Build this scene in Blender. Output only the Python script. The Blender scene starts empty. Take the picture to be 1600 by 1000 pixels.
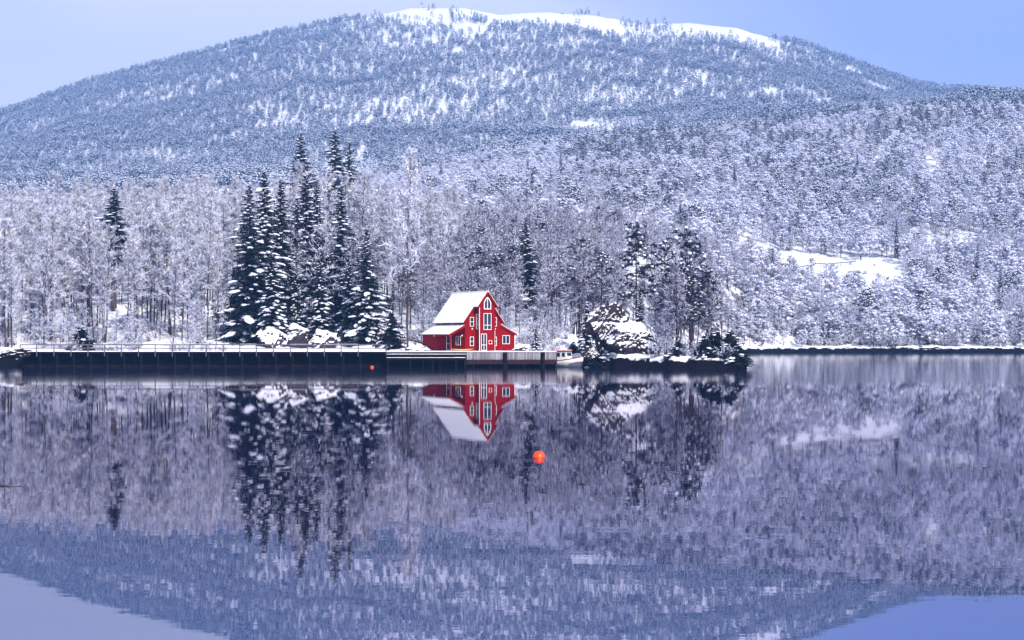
import bpy, math, random
import numpy as np
from mathutils import Vector, Matrix

# ------------------------------------------------------------------ camera, sky, sun, exposure
SC = bpy.context.scene
COL = SC.collection
F, HC, HOR = 2222.0, 3.74, 527.0            # focal length in photo pixels, camera height, horizon row
cam_d = bpy.data.cameras.new('camera'); cam = bpy.data.objects.new('camera', cam_d); COL.objects.link(cam)
cam.location = (0, 0, HC); cam.rotation_euler = (math.radians(90), 0, 0)
cam_d.sensor_width = 36; cam_d.lens = 36 * F / 1600.0; cam_d.shift_y = 27.0 / 1600.0
cam_d.clip_start = 0.5; cam_d.clip_end = 9000
SC.camera = cam
SUN_AZ, SUN_EL = math.radians(24), math.radians(34)   # azimuth to the right of straight behind the camera
world = bpy.data.worlds.new('World'); SC.world = world; world.use_nodes = True
wn, wl = world.node_tree.nodes, world.node_tree.links
wn.clear()
w_out = wn.new('ShaderNodeOutputWorld'); w_bg = wn.new('ShaderNodeBackground')
w_sky = wn.new('ShaderNodeTexSky'); w_sky.sky_type = 'NISHITA'; w_sky.sun_disc = False
w_sky.sun_elevation = SUN_EL; w_sky.sun_rotation = math.pi - SUN_AZ
w_sky.air_density = 1.0; w_sky.dust_density = 0.6; w_sky.ozone_density = 2.0
w_tc = wn.new('ShaderNodeTexCoord'); w_map = wn.new('ShaderNodeMapping')
w_map.inputs['Scale'].default_value = (1.0, 1.0, 3.0); w_map.inputs['Location'].default_value = (0.55, 0.0, 0.0)
w_noise = wn.new('ShaderNodeTexNoise'); w_noise.inputs['Scale'].default_value = 1.6; w_noise.inputs['Detail'].default_value = 3.0
w_rmp = wn.new('ShaderNodeMapRange'); w_rmp.interpolation_type = 'SMOOTHSTEP'
w_rmp.inputs[1].default_value = 0.40; w_rmp.inputs[2].default_value = 0.62; w_rmp.inputs[3].default_value = 0.28; w_rmp.inputs[4].default_value = 0.92
w_mix = wn.new('ShaderNodeMixRGB'); w_mix.inputs[2].default_value = (8.6, 8.5, 8.8, 1)     # thin high cloud
w_tint = wn.new('ShaderNodeMixRGB'); w_tint.blend_type = 'MULTIPLY'; w_tint.inputs[0].default_value = 1.0
w_tint.inputs[2].default_value = (1.04, 0.93, 1.75, 1)
wl.new(w_tc.outputs['Generated'], w_map.inputs['Vector']); wl.new(w_map.outputs[0], w_noise.inputs['Vector'])
wl.new(w_noise.outputs[0], w_rmp.inputs[0]); wl.new(w_rmp.outputs[0], w_mix.inputs[0])
wl.new(w_sky.outputs[0], w_tint.inputs[1]); wl.new(w_tint.outputs[0], w_mix.inputs[1])
wl.new(w_mix.outputs[0], w_bg.inputs['Color']); wl.new(w_bg.outputs[0], w_out.inputs['Surface'])
w_bg.inputs['Strength'].default_value = 0.105
sun_d = bpy.data.lights.new('sun', 'SUN'); sun_d.energy = 4.5; sun_d.angle = math.radians(0.6); sun_d.color = (1.0, 0.945, 0.84)
sun = bpy.data.objects.new('sun', sun_d); COL.objects.link(sun)
s_dir = Vector((math.sin(SUN_AZ) * math.cos(SUN_EL), -math.cos(SUN_AZ) * math.cos(SUN_EL), math.sin(SUN_EL)))
sun.rotation_euler = s_dir.to_track_quat('Z', 'Y').to_euler(); sun.location = (60, -80, 80)
vs = SC.view_settings
vs.view_transform = 'Standard'; vs.look = 'None'; vs.gamma = 1.0; vs.use_curve_mapping = False; vs.exposure = 0.45
SC.render.engine = 'CYCLES'
cy = SC.cycles
cy.use_denoising = True; cy.use_adaptive_sampling = True; cy.adaptive_threshold = 0.02
try: cy.denoiser = 'OPENIMAGEDENOISE'
except Exception: pass
cy.max_bounces = 4; cy.diffuse_bounces = 1; cy.glossy_bounces = 2; cy.transmission_bounces = 2; cy.volume_bounces = 0
cy.transparent_max_bounces = 4
cy.caustics_reflective = False; cy.caustics_refractive = False

random.seed(7); RNG = np.random.default_rng(11)

# ------------------------------------------------------------------ helpers
def pt(x, y, d):
    """world point seen at photo pixel (x, y) at distance d"""
    return Vector(((x - 800) * d / F, d, HC + (HOR - y) * d / F))

def mat(name, color, rough=0.7, spec=0.3, metal=0.0):
    m = bpy.data.materials.new(name); m.use_nodes = True
    b = m.node_tree.nodes['Principled BSDF']
    b.inputs['Base Color'].default_value = (*color, 1); b.inputs['Roughness'].default_value = rough
    b.inputs['Specular IOR Level'].default_value = spec; b.inputs['Metallic'].default_value = metal
    return m

def vary(m, c1, c2, scale=3.0, detail=4, lo=0.35, hi=0.65, stretch=(1, 1, 1), bump=0.0, coord='Object', per_object=0.0):
    """two-tone noise colour, with an optional bump and a tone that differs from object to object"""
    nt = m.node_tree; n, l = nt.nodes, nt.links; b = n['Principled BSDF']
    tc = n.new('ShaderNodeTexCoord'); mp = n.new('ShaderNodeMapping'); mp.inputs['Scale'].default_value = stretch
    ns = n.new('ShaderNodeTexNoise'); ns.inputs['Scale'].default_value = scale; ns.inputs['Detail'].default_value = detail
    rg = n.new('ShaderNodeMapRange'); rg.inputs[1].default_value = lo; rg.inputs[2].default_value = hi
    mx = n.new('ShaderNodeMixRGB'); mx.inputs[1].default_value = (*c1, 1); mx.inputs[2].default_value = (*c2, 1)
    l.new(tc.outputs[coord], mp.inputs[0]); l.new(mp.outputs[0], ns.inputs['Vector']); l.new(ns.outputs[0], rg.inputs[0])
    l.new(rg.outputs[0], mx.inputs[0]); out = mx.outputs[0]
    if per_object:
        oi = n.new('ShaderNodeObjectInfo'); hs = n.new('ShaderNodeHueSaturation')
        r2 = n.new('ShaderNodeMapRange'); r2.inputs[3].default_value = 1 - per_object; r2.inputs[4].default_value = 1 + per_object
        l.new(oi.outputs['Random'], r2.inputs[0]); l.new(r2.outputs[0], hs.inputs['Value']); l.new(out, hs.inputs['Color']); out = hs.outputs[0]
    l.new(out, b.inputs['Base Color'])
    if bump:
        bp = n.new('ShaderNodeBump'); bp.inputs['Strength'].default_value = bump; bp.inputs['Distance'].default_value = 0.05
        l.new(ns.outputs[0], bp.inputs['Height']); l.new(bp.outputs[0], b.inputs['Normal'])
    return m

def tag(o, label=None, cat=None, group=None, kind=None):
    if label: o['label'] = label
    if cat: o['category'] = cat
    if group: o['group'] = group
    if kind: o['kind'] = kind
    return o

def empty(name, loc, rz=0.0, label=None, cat=None, group=None):
    o = bpy.data.objects.new(name, None); COL.objects.link(o); o.location = loc; o.rotation_euler = (0, 0, rz)
    o.empty_display_size = 0.2
    return tag(o, label, cat, group)

class MB:
    """collects vertices and faces; build() links them as one mesh object"""
    def __init__(s): s.v = []; s.f = []; s.m = []
    def add(s, verts, faces, mi=0):
        k = len(s.v); s.v.extend([tuple(p) for p in verts])
        for f in faces: s.f.append(tuple(i + k for i in f)); s.m.append(mi)
    def box(s, x0, x1, y0, y1, z0, z1, mi=0):
        s.add([(x0,y0,z0),(x1,y0,z0),(x1,y1,z0),(x0,y1,z0),(x0,y0,z1),(x1,y0,z1),(x1,y1,z1),(x0,y1,z1)],
              [(0,3,2,1),(4,5,6,7),(0,1,5,4),(1,2,6,5),(2,3,7,6),(3,0,4,7)], mi)
    def prism(s, poly, ext, mi=0):
        """closed prism: 3-D polygon swept by the vector ext"""
        n = len(poly); e = Vector(ext); p = [Vector(q) for q in poly]
        nrm = Vector((0, 0, 0))
        for i in range(n): nrm += (p[i] - p[0]).cross(p[(i + 1) % n] - p[0])
        if nrm.dot(e) > 0: p = p[::-1]
        v = p + [q + e for q in p]
        fs = [tuple(range(n)), tuple(range(2 * n - 1, n - 1, -1))]
        for i in range(n): j = (i + 1) % n; fs.append((j, i, n + i, n + j))
        s.add(v, fs, mi)
    def tube(s, pts, rad, sides=6, mi=0, cap=True):
        pts = [Vector(p) for p in pts]; n = len(pts)
        if not hasattr(rad, '__len__'): rad = [rad] * n
        k = len(s.v); up = Vector((0.31, 0.17, 0.93))
        for i, p in enumerate(pts):
            t = (pts[min(i + 1, n - 1)] - pts[max(i - 1, 0)]).normalized()
            a = t.cross(up)
            if a.length < 1e-3: a = t.cross(Vector((1, 0, 0)))
            a.normalize(); b = t.cross(a)
            for j in range(sides):
                w = 2 * math.pi * j / sides
                s.v.append(tuple(p + (a * math.cos(w) + b * math.sin(w)) * rad[i]))
        for i in range(n - 1):
            for j in range(sides):
                j2 = (j + 1) % sides
                s.f.append((k + i*sides + j, k + i*sides + j2, k + (i+1)*sides + j2, k + (i+1)*sides + j)); s.m.append(mi)
        if cap:
            s.f.append(tuple(k + j for j in range(sides))[::-1]); s.m.append(mi)
            s.f.append(tuple(k + (n-1)*sides + j for j in range(sides))); s.m.append(mi)
    def mesh(s, name, mats, smooth=False):
        me = bpy.data.meshes.new(name); me.from_pydata(s.v, [], s.f)
        for m in (mats if isinstance(mats, (list, tuple)) else [mats]): me.materials.append(m)
        if any(s.m): me.polygons.foreach_set('material_index', s.m)
        if smooth: me.polygons.foreach_set('use_smooth', [True] * len(s.f))
        me.update(); return me
    def build(s, name, mats, parent=None, smooth=False, bevel=0.0):
        o = bpy.data.objects.new(name, s.mesh(name, mats, smooth)); COL.objects.link(o); o.parent = parent
        if bevel:
            b = o.modifiers.new('bevel', 'BEVEL'); b.width = bevel; b.segments = 2; b.limit_method = 'ANGLE'
        return o

def inst(name, me, parent=None, loc=(0, 0, 0), rot=(0, 0, 0), scale=(1, 1, 1)):
    o = bpy.data.objects.new(name, me); COL.objects.link(o); o.parent = parent
    o.location = loc; o.rotation_euler = rot; o.scale = scale
    return o

def vnoise(x, y, seed=0):
    xi = np.floor(x).astype(np.int64); yi = np.floor(y).astype(np.int64); fx = x - xi; fy = y - yi
    fx = fx * fx * (3 - 2 * fx); fy = fy * fy * (3 - 2 * fy)
    def h(a, b):
        k = (a * 374761393 + b * 668265263 + seed * 974711) & 0xffffffff
        k = ((k ^ (k >> 13)) * 1274126177) & 0xffffffff
        return ((k ^ (k >> 16)) & 0xffff) / 65535.0
    return (h(xi, yi) * (1-fx) + h(xi+1, yi) * fx) * (1-fy) + (h(xi, yi+1) * (1-fx) + h(xi+1, yi+1) * fx) * fy
def fbm(x, y, seed=0, octv=4):
    t = 0; a = 0.5; n = 0
    for i in range(octv): t = t + a * vnoise(x * 2**i + 17.3 * i, y * 2**i - 9.1 * i, seed + i); n += a; a *= 0.5
    return t / n * 2 - 1
def sstep(a, b, x):
    t = np.clip((np.asarray(x, float) - a) / (b - a), 0, 1); return t * t * (3 - 2 * t)

# ------------------------------------------------------------------ materials
M = {}
M['snow'] = vary(mat('snow', (0.8, 0.82, 0.88), 0.65, 0.25), (0.74, 0.76, 0.84), (0.86, 0.87, 0.90), 2.0, bump=0.3)
M['rime'] = vary(mat('rime_on_twigs', (0.78, 0.76, 0.84), 0.8, 0.1), (0.60, 0.64, 0.87), (0.86, 0.88, 0.97), 0.25, per_object=0.10)
M['bough_snow'] = mat('snow_on_boughs', (0.76, 0.80, 0.94), 0.7, 0.2)
M['twig'] = vary(mat('bare_twig', (0.12, 0.08, 0.12), 0.85, 0.1), (0.028, 0.02, 0.06), (0.075, 0.05, 0.14), 0.4, per_object=0.25)
M['bark'] = vary(mat('dark_bark', (0.06, 0.045, 0.05), 0.9, 0.1), (0.035, 0.025, 0.035), (0.12, 0.09, 0.10), 1.2, stretch=(1, 1, 0.3))
M['needle'] = vary(mat('spruce_needle', (0.015, 0.024, 0.03), 0.75, 0.15), (0.005, 0.008, 0.015), (0.015, 0.021, 0.028), 0.8, per_object=0.2)
M['pine_needle'] = vary(mat('pine_needle', (0.03, 0.045, 0.045), 0.75, 0.15), (0.012, 0.016, 0.034), (0.03, 0.036, 0.06), 0.6, per_object=0.3)
M['red'] = vary(mat('red_boarding', (0.40, 0.004, 0.004), 0.7, 0.06), (0.20, 0.0015, 0.002), (0.27, 0.002, 0.002), 6, stretch=(8, 8, 0.4))
M['white'] = mat('white_paint', (0.82, 0.82, 0.80), 0.45, 0.4)
M['glass'] = mat('dark_window_glass', (0.02, 0.03, 0.06), 0.08, 0.6)
M['wood'] = vary(mat('grey_timber', (0.3, 0.28, 0.3), 0.8, 0.15), (0.18, 0.17, 0.21), (0.40, 0.38, 0.43), 3, stretch=(6, 6, 0.5), per_object=0.35)
M['darkwood'] = vary(mat('dark_timber', (0.03, 0.02, 0.025), 0.9, 0.05), (0.006, 0.004, 0.007), (0.018, 0.011, 0.015), 3)  # near-black: shade under quay and boardwalk is put into this timber colour
M['redwood'] = vary(mat('weedy_brown_timber', (0.06, 0.015, 0.02), 0.7, 0.2), (0.014, 0.005, 0.008), (0.045, 0.011, 0.016), 4)
M['rail'] = vary(mat('grey_rail_timber', (0.26, 0.23, 0.26), 0.8, 0.15), (0.08, 0.07, 0.10), (0.17, 0.15, 0.19), 5)
M['yellow'] = mat('yellow_plastic', (0.75, 0.36, 0.02), 0.35, 0.4)
M['buoy'] = vary(mat('orange_red_plastic', (0.85, 0.05, 0.01), 0.35, 0.4), (0.8, 0.03, 0.006), (0.9, 0.09, 0.012), 3)
M['rope'] = mat('dark_rope', (0.03, 0.03, 0.05), 0.8, 0.1)
M['boat'] = vary(mat('white_gelcoat', (0.75, 0.77, 0.78), 0.35, 0.4), (0.66, 0.70, 0.72), (0.8, 0.8, 0.8), 1.5)
M['boat_red'] = mat('red_boat_paint', (0.5, 0.02, 0.02), 0.4, 0.4)
M['steel'] = mat('galvanised_steel', (0.2, 0.2, 0.24), 0.5, 0.4, 0.5)

def snow_on_top(name, c1, c2, lo, hi, nscale, wet=None, nw=0.9):
    """rock or ground that carries snow wherever it faces up; a wet dark tidal zone below the height `wet`"""
    m = mat(name, c1, 0.8, 0.04); nt = m.node_tree; n, l = nt.nodes, nt.links; b = n['Principled BSDF']
    g = n.new('ShaderNodeNewGeometry'); sx = n.new('ShaderNodeSeparateXYZ'); l.new(g.outputs['Normal'], sx.inputs[0])
    ns = n.new('ShaderNodeTexNoise'); ns.inputs['Scale'].default_value = nscale; ns.inputs['Detail'].default_value = 6
    l.new(g.outputs['Position'], ns.inputs['Vector'])
    ad = n.new('ShaderNodeMath'); ad.operation = 'MULTIPLY_ADD'; ad.inputs[1].default_value = nw; l.new(ns.outputs[0], ad.inputs[0]); l.new(sx.outputs[2], ad.inputs[2])
    rg = n.new('ShaderNodeMapRange'); rg.inputs[1].default_value = lo; rg.inputs[2].default_value = hi; l.new(ad.outputs[0], rg.inputs[0])
    rk = n.new('ShaderNodeMixRGB'); rk.inputs[1].default_value = (*c1, 1); rk.inputs[2].default_value = (*c2, 1)
    n2 = n.new('ShaderNodeTexNoise'); n2.inputs['Scale'].default_value = nscale * 2.3; n2.inputs['Detail'].default_value = 5
    l.new(g.outputs['Position'], n2.inputs['Vector']); l.new(n2.outputs[0], rk.inputs[0])
    mx = n.new('ShaderNodeMixRGB'); l.new(rg.outputs[0], mx.inputs[0]); l.new(rk.outputs[0], mx.inputs[1]); mx.inputs[2].default_value = (0.80, 0.81, 0.87, 1)
    out = mx.outputs[0]
    if wet is not None:
        sp = n.new('ShaderNodeSeparateXYZ'); l.new(g.outputs['Position'], sp.inputs[0])
        w1 = n.new('ShaderNodeMath'); w1.operation = 'MULTIPLY_ADD'; w1.inputs[1].default_value = -1.6; l.new(ns.outputs[0], w1.inputs[0]); l.new(sp.outputs[2], w1.inputs[2])
        w2 = n.new('ShaderNodeMapRange'); w2.inputs[1].default_value = wet - 0.90; w2.inputs[2].default_value = wet - 0.74; l.new(w1.outputs[0], w2.inputs[0])
        m2 = n.new('ShaderNodeMixRGB'); m2.inputs[1].default_value = (0.005, 0.0035, 0.007, 1); l.new(w2.outputs[0], m2.inputs[0]); l.new(out, m2.inputs[2]); out = m2.outputs[0]
    l.new(out, b.inputs['Base Color'])
    bp = n.new('ShaderNodeBump'); bp.inputs['Strength'].default_value = 0.5; bp.inputs['Distance'].default_value = 0.3
    l.new(ns.outputs[0], bp.inputs['Height']); l.new(bp.outputs[0], b.inputs['Normal'])
    return m
M['rock'] = snow_on_top('snowy_rock', (0.014, 0.012, 0.020), (0.075, 0.06, 0.075), 0.52, 0.62, 1.6, 1.0, 0.45)
M['snowy_crag'] = snow_on_top('snow_plastered_rock', (0.014, 0.012, 0.020), (0.06, 0.05, 0.065), 0.18, 0.27, 0.8, 1.0, 0.28)
M['ground'] = snow_on_top('snowy_ground', (0.07, 0.06, 0.09), (0.26, 0.24, 0.30), 0.90, 1.08, 0.55, 1.15)

# roof snow with faint courses of the tiles beneath
m = mat('roof_snow', (0.86, 0.86, 0.84), 0.6, 0.25); nt = m.node_tree; n, l = nt.nodes, nt.links
tc = n.new('ShaderNodeTexCoord'); wv = n.new('ShaderNodeTexWave'); wv.wave_type = 'BANDS'; wv.bands_direction = 'Z'; wv.wave_profile = 'SAW'
wv.inputs['Scale'].default_value = 1.15; wv.inputs['Distortion'].default_value = 0.35; wv.inputs['Detail'].default_value = 2
bp = n.new('ShaderNodeBump'); bp.inputs['Strength'].default_value = 0.5; bp.inputs['Distance'].default_value = 0.03
l.new(tc.outputs['Object'], wv.inputs['Vector']); l.new(wv.outputs['Fac'], bp.inputs['Height']); l.new(bp.outputs[0], n['Principled BSDF'].inputs['Normal'])
M['roof_snow'] = m

# ------------------------------------------------------------------ terrain
DS = np.array([150, 180, 200, 230, 280, 345, 450, 600, 800, 1250], float)
XS = np.array([-900, 0, 150, 300, 400, 600, 700, 800, 900, 1000, 1100, 1150, 1250, 1400, 1600, 2500], float)
YT = np.array([
    [552]*16,
    [550, 550, 550, 550, 550, 550, 550, 549, 540, 538, 548, 550, 553, 553, 553, 553],
    [540, 536, 530, 530, 538, 538, 540, 535, 500, 500, 530, 538, 552, 552, 552, 552],
    [505, 495, 488, 480, 505, 485, 488, 478, 470, 474, 495, 505, 551, 551, 551, 551],
    [455, 435, 425, 418, 440, 432, 432, 432, 434, 442, 458, 474, 550, 550, 550, 550],
    [410, 392, 382, 376, 390, 390, 386, 386, 392, 402, 424, 446, 546, 545, 545, 540],
    [380, 352, 346, 340, 345, 345, 340, 340, 346, 352, 366, 395, 440, 432, 455, 455],
    [350, 322, 317, 311, 306, 310, 302, 300, 302, 306, 312, 316, 322, 312, 312, 312],
    [340, 312, 307, 301, 296, 291, 276, 257, 244, 233, 222, 214, 202, 186, 180, 230],
    [336, 309, 304, 298, 293, 290, 278, 260, 247, 236, 226, 218, 206, 190, 176, 225]], float)
RX = np.array([-900, -300, 0, 100, 200, 300, 370, 450, 550, 640, 720, 780, 850, 960, 1000, 1080, 1150, 1240, 1330, 1430, 1480, 1600, 1900, 2500], float)
RY = np.array([330, 235, 177, 142, 112, 85, 67, 51, 33, 13, 12, 22, 20, 25, 33, 32, 38, 66, 94, 131, 141, 146, 170, 260], float)
D_RIDGE = 2100.0
GX = np.linspace(-900, 2500, 426); GD = np.linspace(math.log(150), math.log(1250), 160)
_tmp = np.array([np.interp(GX, XS, r) for r in YT])
_tab = np.array([np.interp(GD, np.log(DS), _tmp[:, j]) for j in range(len(GX))]).T
for _ in range(3):
    _p = np.pad(_tab, ((2, 2), (4, 4)), mode='edge')
    _tab = sum(_p[2 + i:2 + i + _tab.shape[0], 4:4 + _tab.shape[1]] for i in (-2, -1, 0, 1, 2)) / 5
    _p = np.pad(_tab, ((2, 2), (4, 4)), mode='edge')
    _tab = sum(_p[2:2 + _tab.shape[0], 4 + i:4 + i + _tab.shape[1]] for i in range(-4, 5)) / 9
SHORE = np.array([(-1500, 60), (-400, 150), (-120, 174), (-75, 180), (-62, 182.6), (-16, 182.6), (-15, 181), (4.5, 181), (5, 184.5), (9, 184.5), (11.2, 178),
                  (12.5, 171.5), (18, 167.5), (23, 165.5), (26.2, 165.5), (27.4, 167.5), (27.2, 172), (25, 180), (20, 195), (16, 215), (20, 250), (30, 290),
                  (45, 322), (62, 338), (82, 343), (120, 345), (165, 343), (200, 350), (260, 352), (500, 330), (1800, 300), (4000, 4600), (-4000, 4600)], float)
def shore_sd(X, Y):
    d2 = np.full(X.shape, 1e12); ins = np.zeros(X.shape, bool); n = len(SHORE)
    for i in range(n):
        ax, ay = SHORE[i]; bx, by = SHORE[(i + 1) % n]; ex, ey = bx - ax, by - ay
        t = np.clip(((X - ax) * ex + (Y - ay) * ey) / (ex*ex + ey*ey), 0, 1)
        d2 = np.minimum(d2, (X - ax - t*ex)**2 + (Y - ay - t*ey)**2)
        if ay != by:
            c = ((ay > Y) != (by > Y)) & (X < ex * (Y - ay) / ey + ax); ins ^= c
    sd = np.where(ins, 1, -1) * np.sqrt(d2)
    wild = 1 - np.exp(-(np.maximum(0, np.maximum(-66 - X, X - 8.5)) / 2.0) ** 2)      # natural shore away from quay and boardwalk
    return sd + wild * (1.1 * fbm(X/3.1, Y/3.1, 61, 3) + 0.7 * fbm(X/0.9, Y/0.9, 63, 2) * (Y < 205) + 3.0 * fbm(X/16, Y/16, 65, 2) * (Y > 290))
def ground(X, Y):
    X = np.asarray(X, float); Y = np.asarray(Y, float); d = np.maximum(Y, 20.0)
    x = np.clip(800 + F * X / d, -899, 2499); ld = np.log(np.clip(d, 151, 1249))
    jx = (x - GX[0]) / (GX[1] - GX[0]); jd = (ld - GD[0]) / (GD[1] - GD[0])
    x0 = np.clip(jx.astype(int), 0, len(GX)-2); d0 = np.clip(jd.astype(int), 0, len(GD)-2); fx = jx - x0; fd = jd - d0
    y = (_tab[d0, x0]*(1-fx) + _tab[d0, x0+1]*fx)*(1-fd) + (_tab[d0+1, x0]*(1-fx) + _tab[d0+1, x0+1]*fx)*fd
    t = np.clip((d - 1250) / (D_RIDGE - 1250), 0, 1)
    yr = np.interp(x, RX, RY); y = np.where(d > 1250, y + (yr - y) * (t ** 0.85), y)
    z = HC + (HOR - y) * np.minimum(d, D_RIDGE) / F
    z = np.where(d > D_RIDGE, z - (d - D_RIDGE) * 0.16 - 12 * sstep(D_RIDGE, D_RIDGE + 60, d), z)
    sd = shore_sd(X, Y); far = sstep(700, 1250, d) * (1 - 0.75 * sstep(1850, 2080, d))
    z = z + (fbm(X/14, Y/14, 3) * 0.7 + fbm(X/55, Y/55, 5) * 2.0 * sstep(210, 300, d)) * sstep(4, 30, sd) + fbm(X/260, Y/300, 9) * 26 * far + fbm(X/90, Y/110, 12) * 8 * far
    bank = np.clip(sd * 1.1, 0, 1.40) + 0.55 * fbm(X/1.9, Y/1.9, 21) * sstep(0.2, 1.8, sd)
    zz = bank + (z - 1.5) * sstep(1.0, 16, sd)
    flat = np.exp(-(((X + 4) / 12.0) ** 4 + ((Y - 188) / 7.5) ** 4))        # level yard round the house
    zz = zz * (1 - flat) + 1.9 * flat
    return np.where(sd > 0, zz, np.maximum(sd * 0.7 - 0.1, -2.4))
def gz(x, y): return float(ground(np.array([x]), np.array([y]))[0])

rows = np.concatenate([np.arange(150, 163, 2.0), np.arange(163, 200, 0.55), np.arange(200, 340, 1.6), np.arange(340, 356, 0.9), 356 * 1.013 ** np.arange(0, 139), [2180, 2260, 2400, 2700]])
cols = np.linspace(-820, 2420, 560)
AX, DD = np.meshgrid((cols - 800) / F, rows); TX, TY = AX * DD, DD
TZ = ground(TX, TY)
nr, nc = TX.shape
tv = np.stack([TX, TY, TZ], -1).reshape(-1, 3)
ii, jj = np.meshgrid(np.arange(nr-1), np.arange(nc-1), indexing='ij'); a = (ii*nc + jj).ravel()
tq = np.stack([a, a+1, a+nc+1, a+nc], -1)
me = bpy.data.meshes.new('hillside')
me.vertices.add(len(tv)); me.vertices.foreach_set('co', tv.astype(np.float32).ravel())
me.loops.add(tq.size); me.loops.foreach_set('vertex_index', tq.astype(np.int32).ravel())
me.polygons.add(len(tq)); me.polygons.foreach_set('loop_start', np.arange(0, tq.size, 4, dtype=np.int32))
me.polygons.foreach_set('use_smooth', np.ones(len(tq), bool)); me.materials.append(M['ground']); me.update(); me.validate()
tag(inst('hillside', me), 'snow covered hillside and mountain rising from the lake', kind='structure')

# ------------------------------------------------------------------ water
m = bpy.data.materials.new('lake_water'); m.use_nodes = True; nt = m.node_tree; n, l = nt.nodes, nt.links; b = n['Principled BSDF']
b.inputs['Base Color'].default_value = (0.006, 0.008, 0.028, 1); b.inputs['IOR'].default_value = 7.0
b.inputs['Specular Tint'].default_value = (0.88, 0.86, 1.0, 1)
g = n.new('ShaderNodeNewGeometry'); sp = n.new('ShaderNodeSeparateXYZ'); l.new(g.outputs['Position'], sp.inputs[0])
# wind-ruffled strip off the quay, still water elsewhere
wnz = n.new('ShaderNodeTexNoise'); wnz.inputs['Scale'].default_value = 0.02; wnz.inputs['Detail'].default_value = 3
mpz = n.new('ShaderNodeMapping'); mpz.inputs['Scale'].default_value = (0.5, 2.0, 1); l.new(g.outputs['Position'], mpz.inputs[0]); l.new(mpz.outputs[0], wnz.inputs['Vector'])
yy = n.new('ShaderNodeMath'); yy.operation = 'MULTIPLY_ADD'; yy.inputs[1].default_value = 22; l.new(wnz.outputs[0], yy.inputs[0]); l.new(sp.outputs[1], yy.inputs[2])
r1 = n.new('ShaderNodeMapRange'); r1.interpolation_type = 'SMOOTHSTEP'; r1.inputs[1].default_value = 116; r1.inputs[2].default_value = 140; l.new(yy.outputs[0], r1.inputs[0])
rr = n.new('ShaderNodeMapRange'); rr.inputs[3].default_value = 0.009; rr.inputs[4].default_value = 0.065; l.new(r1.outputs[0], rr.inputs[0]); l.new(rr.outputs[0], b.inputs['Roughness'])
mp1 = n.new('ShaderNodeMapping'); mp1.inputs['Scale'].default_value = (0.55, 1.6, 1); l.new(g.outputs['Position'], mp1.inputs[0])
n1 = n.new('ShaderNodeTexNoise'); n1.inputs['Scale'].default_value = 1.3; n1.inputs['Detail'].default_value = 3; l.new(mp1.outputs[0], n1.inputs['Vector'])
mp2 = n.new('ShaderNodeMapping'); mp2.inputs['Scale'].default_value = (0.12, 0.3, 1); l.new(g.outputs['Position'], mp2.inputs[0])
n2 = n.new('ShaderNodeTexNoise'); n2.inputs['Scale'].default_value = 1.0; n2.inputs['Detail'].default_value = 2; l.new(mp2.outputs[0], n2.inputs['Vector'])
sm = n.new('ShaderNodeMath'); sm.operation = 'MULTIPLY_ADD'; sm.inputs[1].default_value = 1.0; l.new(n2.outputs[0], sm.inputs[0]); l.new(n1.outputs[0], sm.inputs[2])
bp = n.new('ShaderNodeBump'); bp.inputs['Strength'].default_value = 1.0; bp.inputs['Distance'].default_value = 0.0007
l.new(sm.outputs[0], bp.inputs['Height']); l.new(bp.outputs[0], b.inputs['Normal'])
M['water'] = m
w = MB(); w.add([(-1990, -120, 0), (1990, -120, 0), (1990, 700, 0), (-1990, 700, 0)], [(0, 1, 2, 3)])
tag(w.build('lake', M['water']), 'still dark lake mirroring the snowy wood', kind='structure')

# ------------------------------------------------------------------ red house
TH = math.radians(30)
hx, hy = (727 - 800) * 183.5 / F, 183.5
H = empty('red_house', (hx, hy, 2.0), TH, 'red boarded gabled house with snowy roof beside the quay', 'house')
W, L, EV, RG, BP = 5.3, 8.2, 3.95, 7.5, 1.1
PITCH = (RG - EV) / (W / 2)
rh = lambda x: RG - abs(x - W/2) * PITCH             # underside of the roof at local x
hb = MB(); hb.prism([(0,0,0), (W,0,0), (W,0,EV), (W/2,0,RG), (0,0,EV)], (0, L, 0)); hb.build('wall', M['red'], H)
b0, b1 = W/2 - 1.15, W/2 + 1.15
hb = MB(); hb.prism([(b0,-BP,0), (b1,-BP,0), (b1,-BP,rh(b1)), (W/2,-BP,RG), (b0,-BP,rh(b0))], (0, BP - 0.01, 0)); hb.build('bay_wall', M['red'], H)
XE = W + 2.05
hb = MB(); hb.prism([(W+0.005,0.02,0), (XE,0.02,0), (XE,0.02,2.15), (W+0.005,0.02,3.2)], (0, 4.6, 0)); hb.build('side_wing_wall', M['red'], H)
hb = MB(); hb.prism([(-2.15,3.8,0), (-0.005,3.8,0), (-0.005,3.8,3.12), (-2.15,3.8,2.0)], (0, 4.2, 0)); hb.build('porch_room_wall', M['red'], H)
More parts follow.
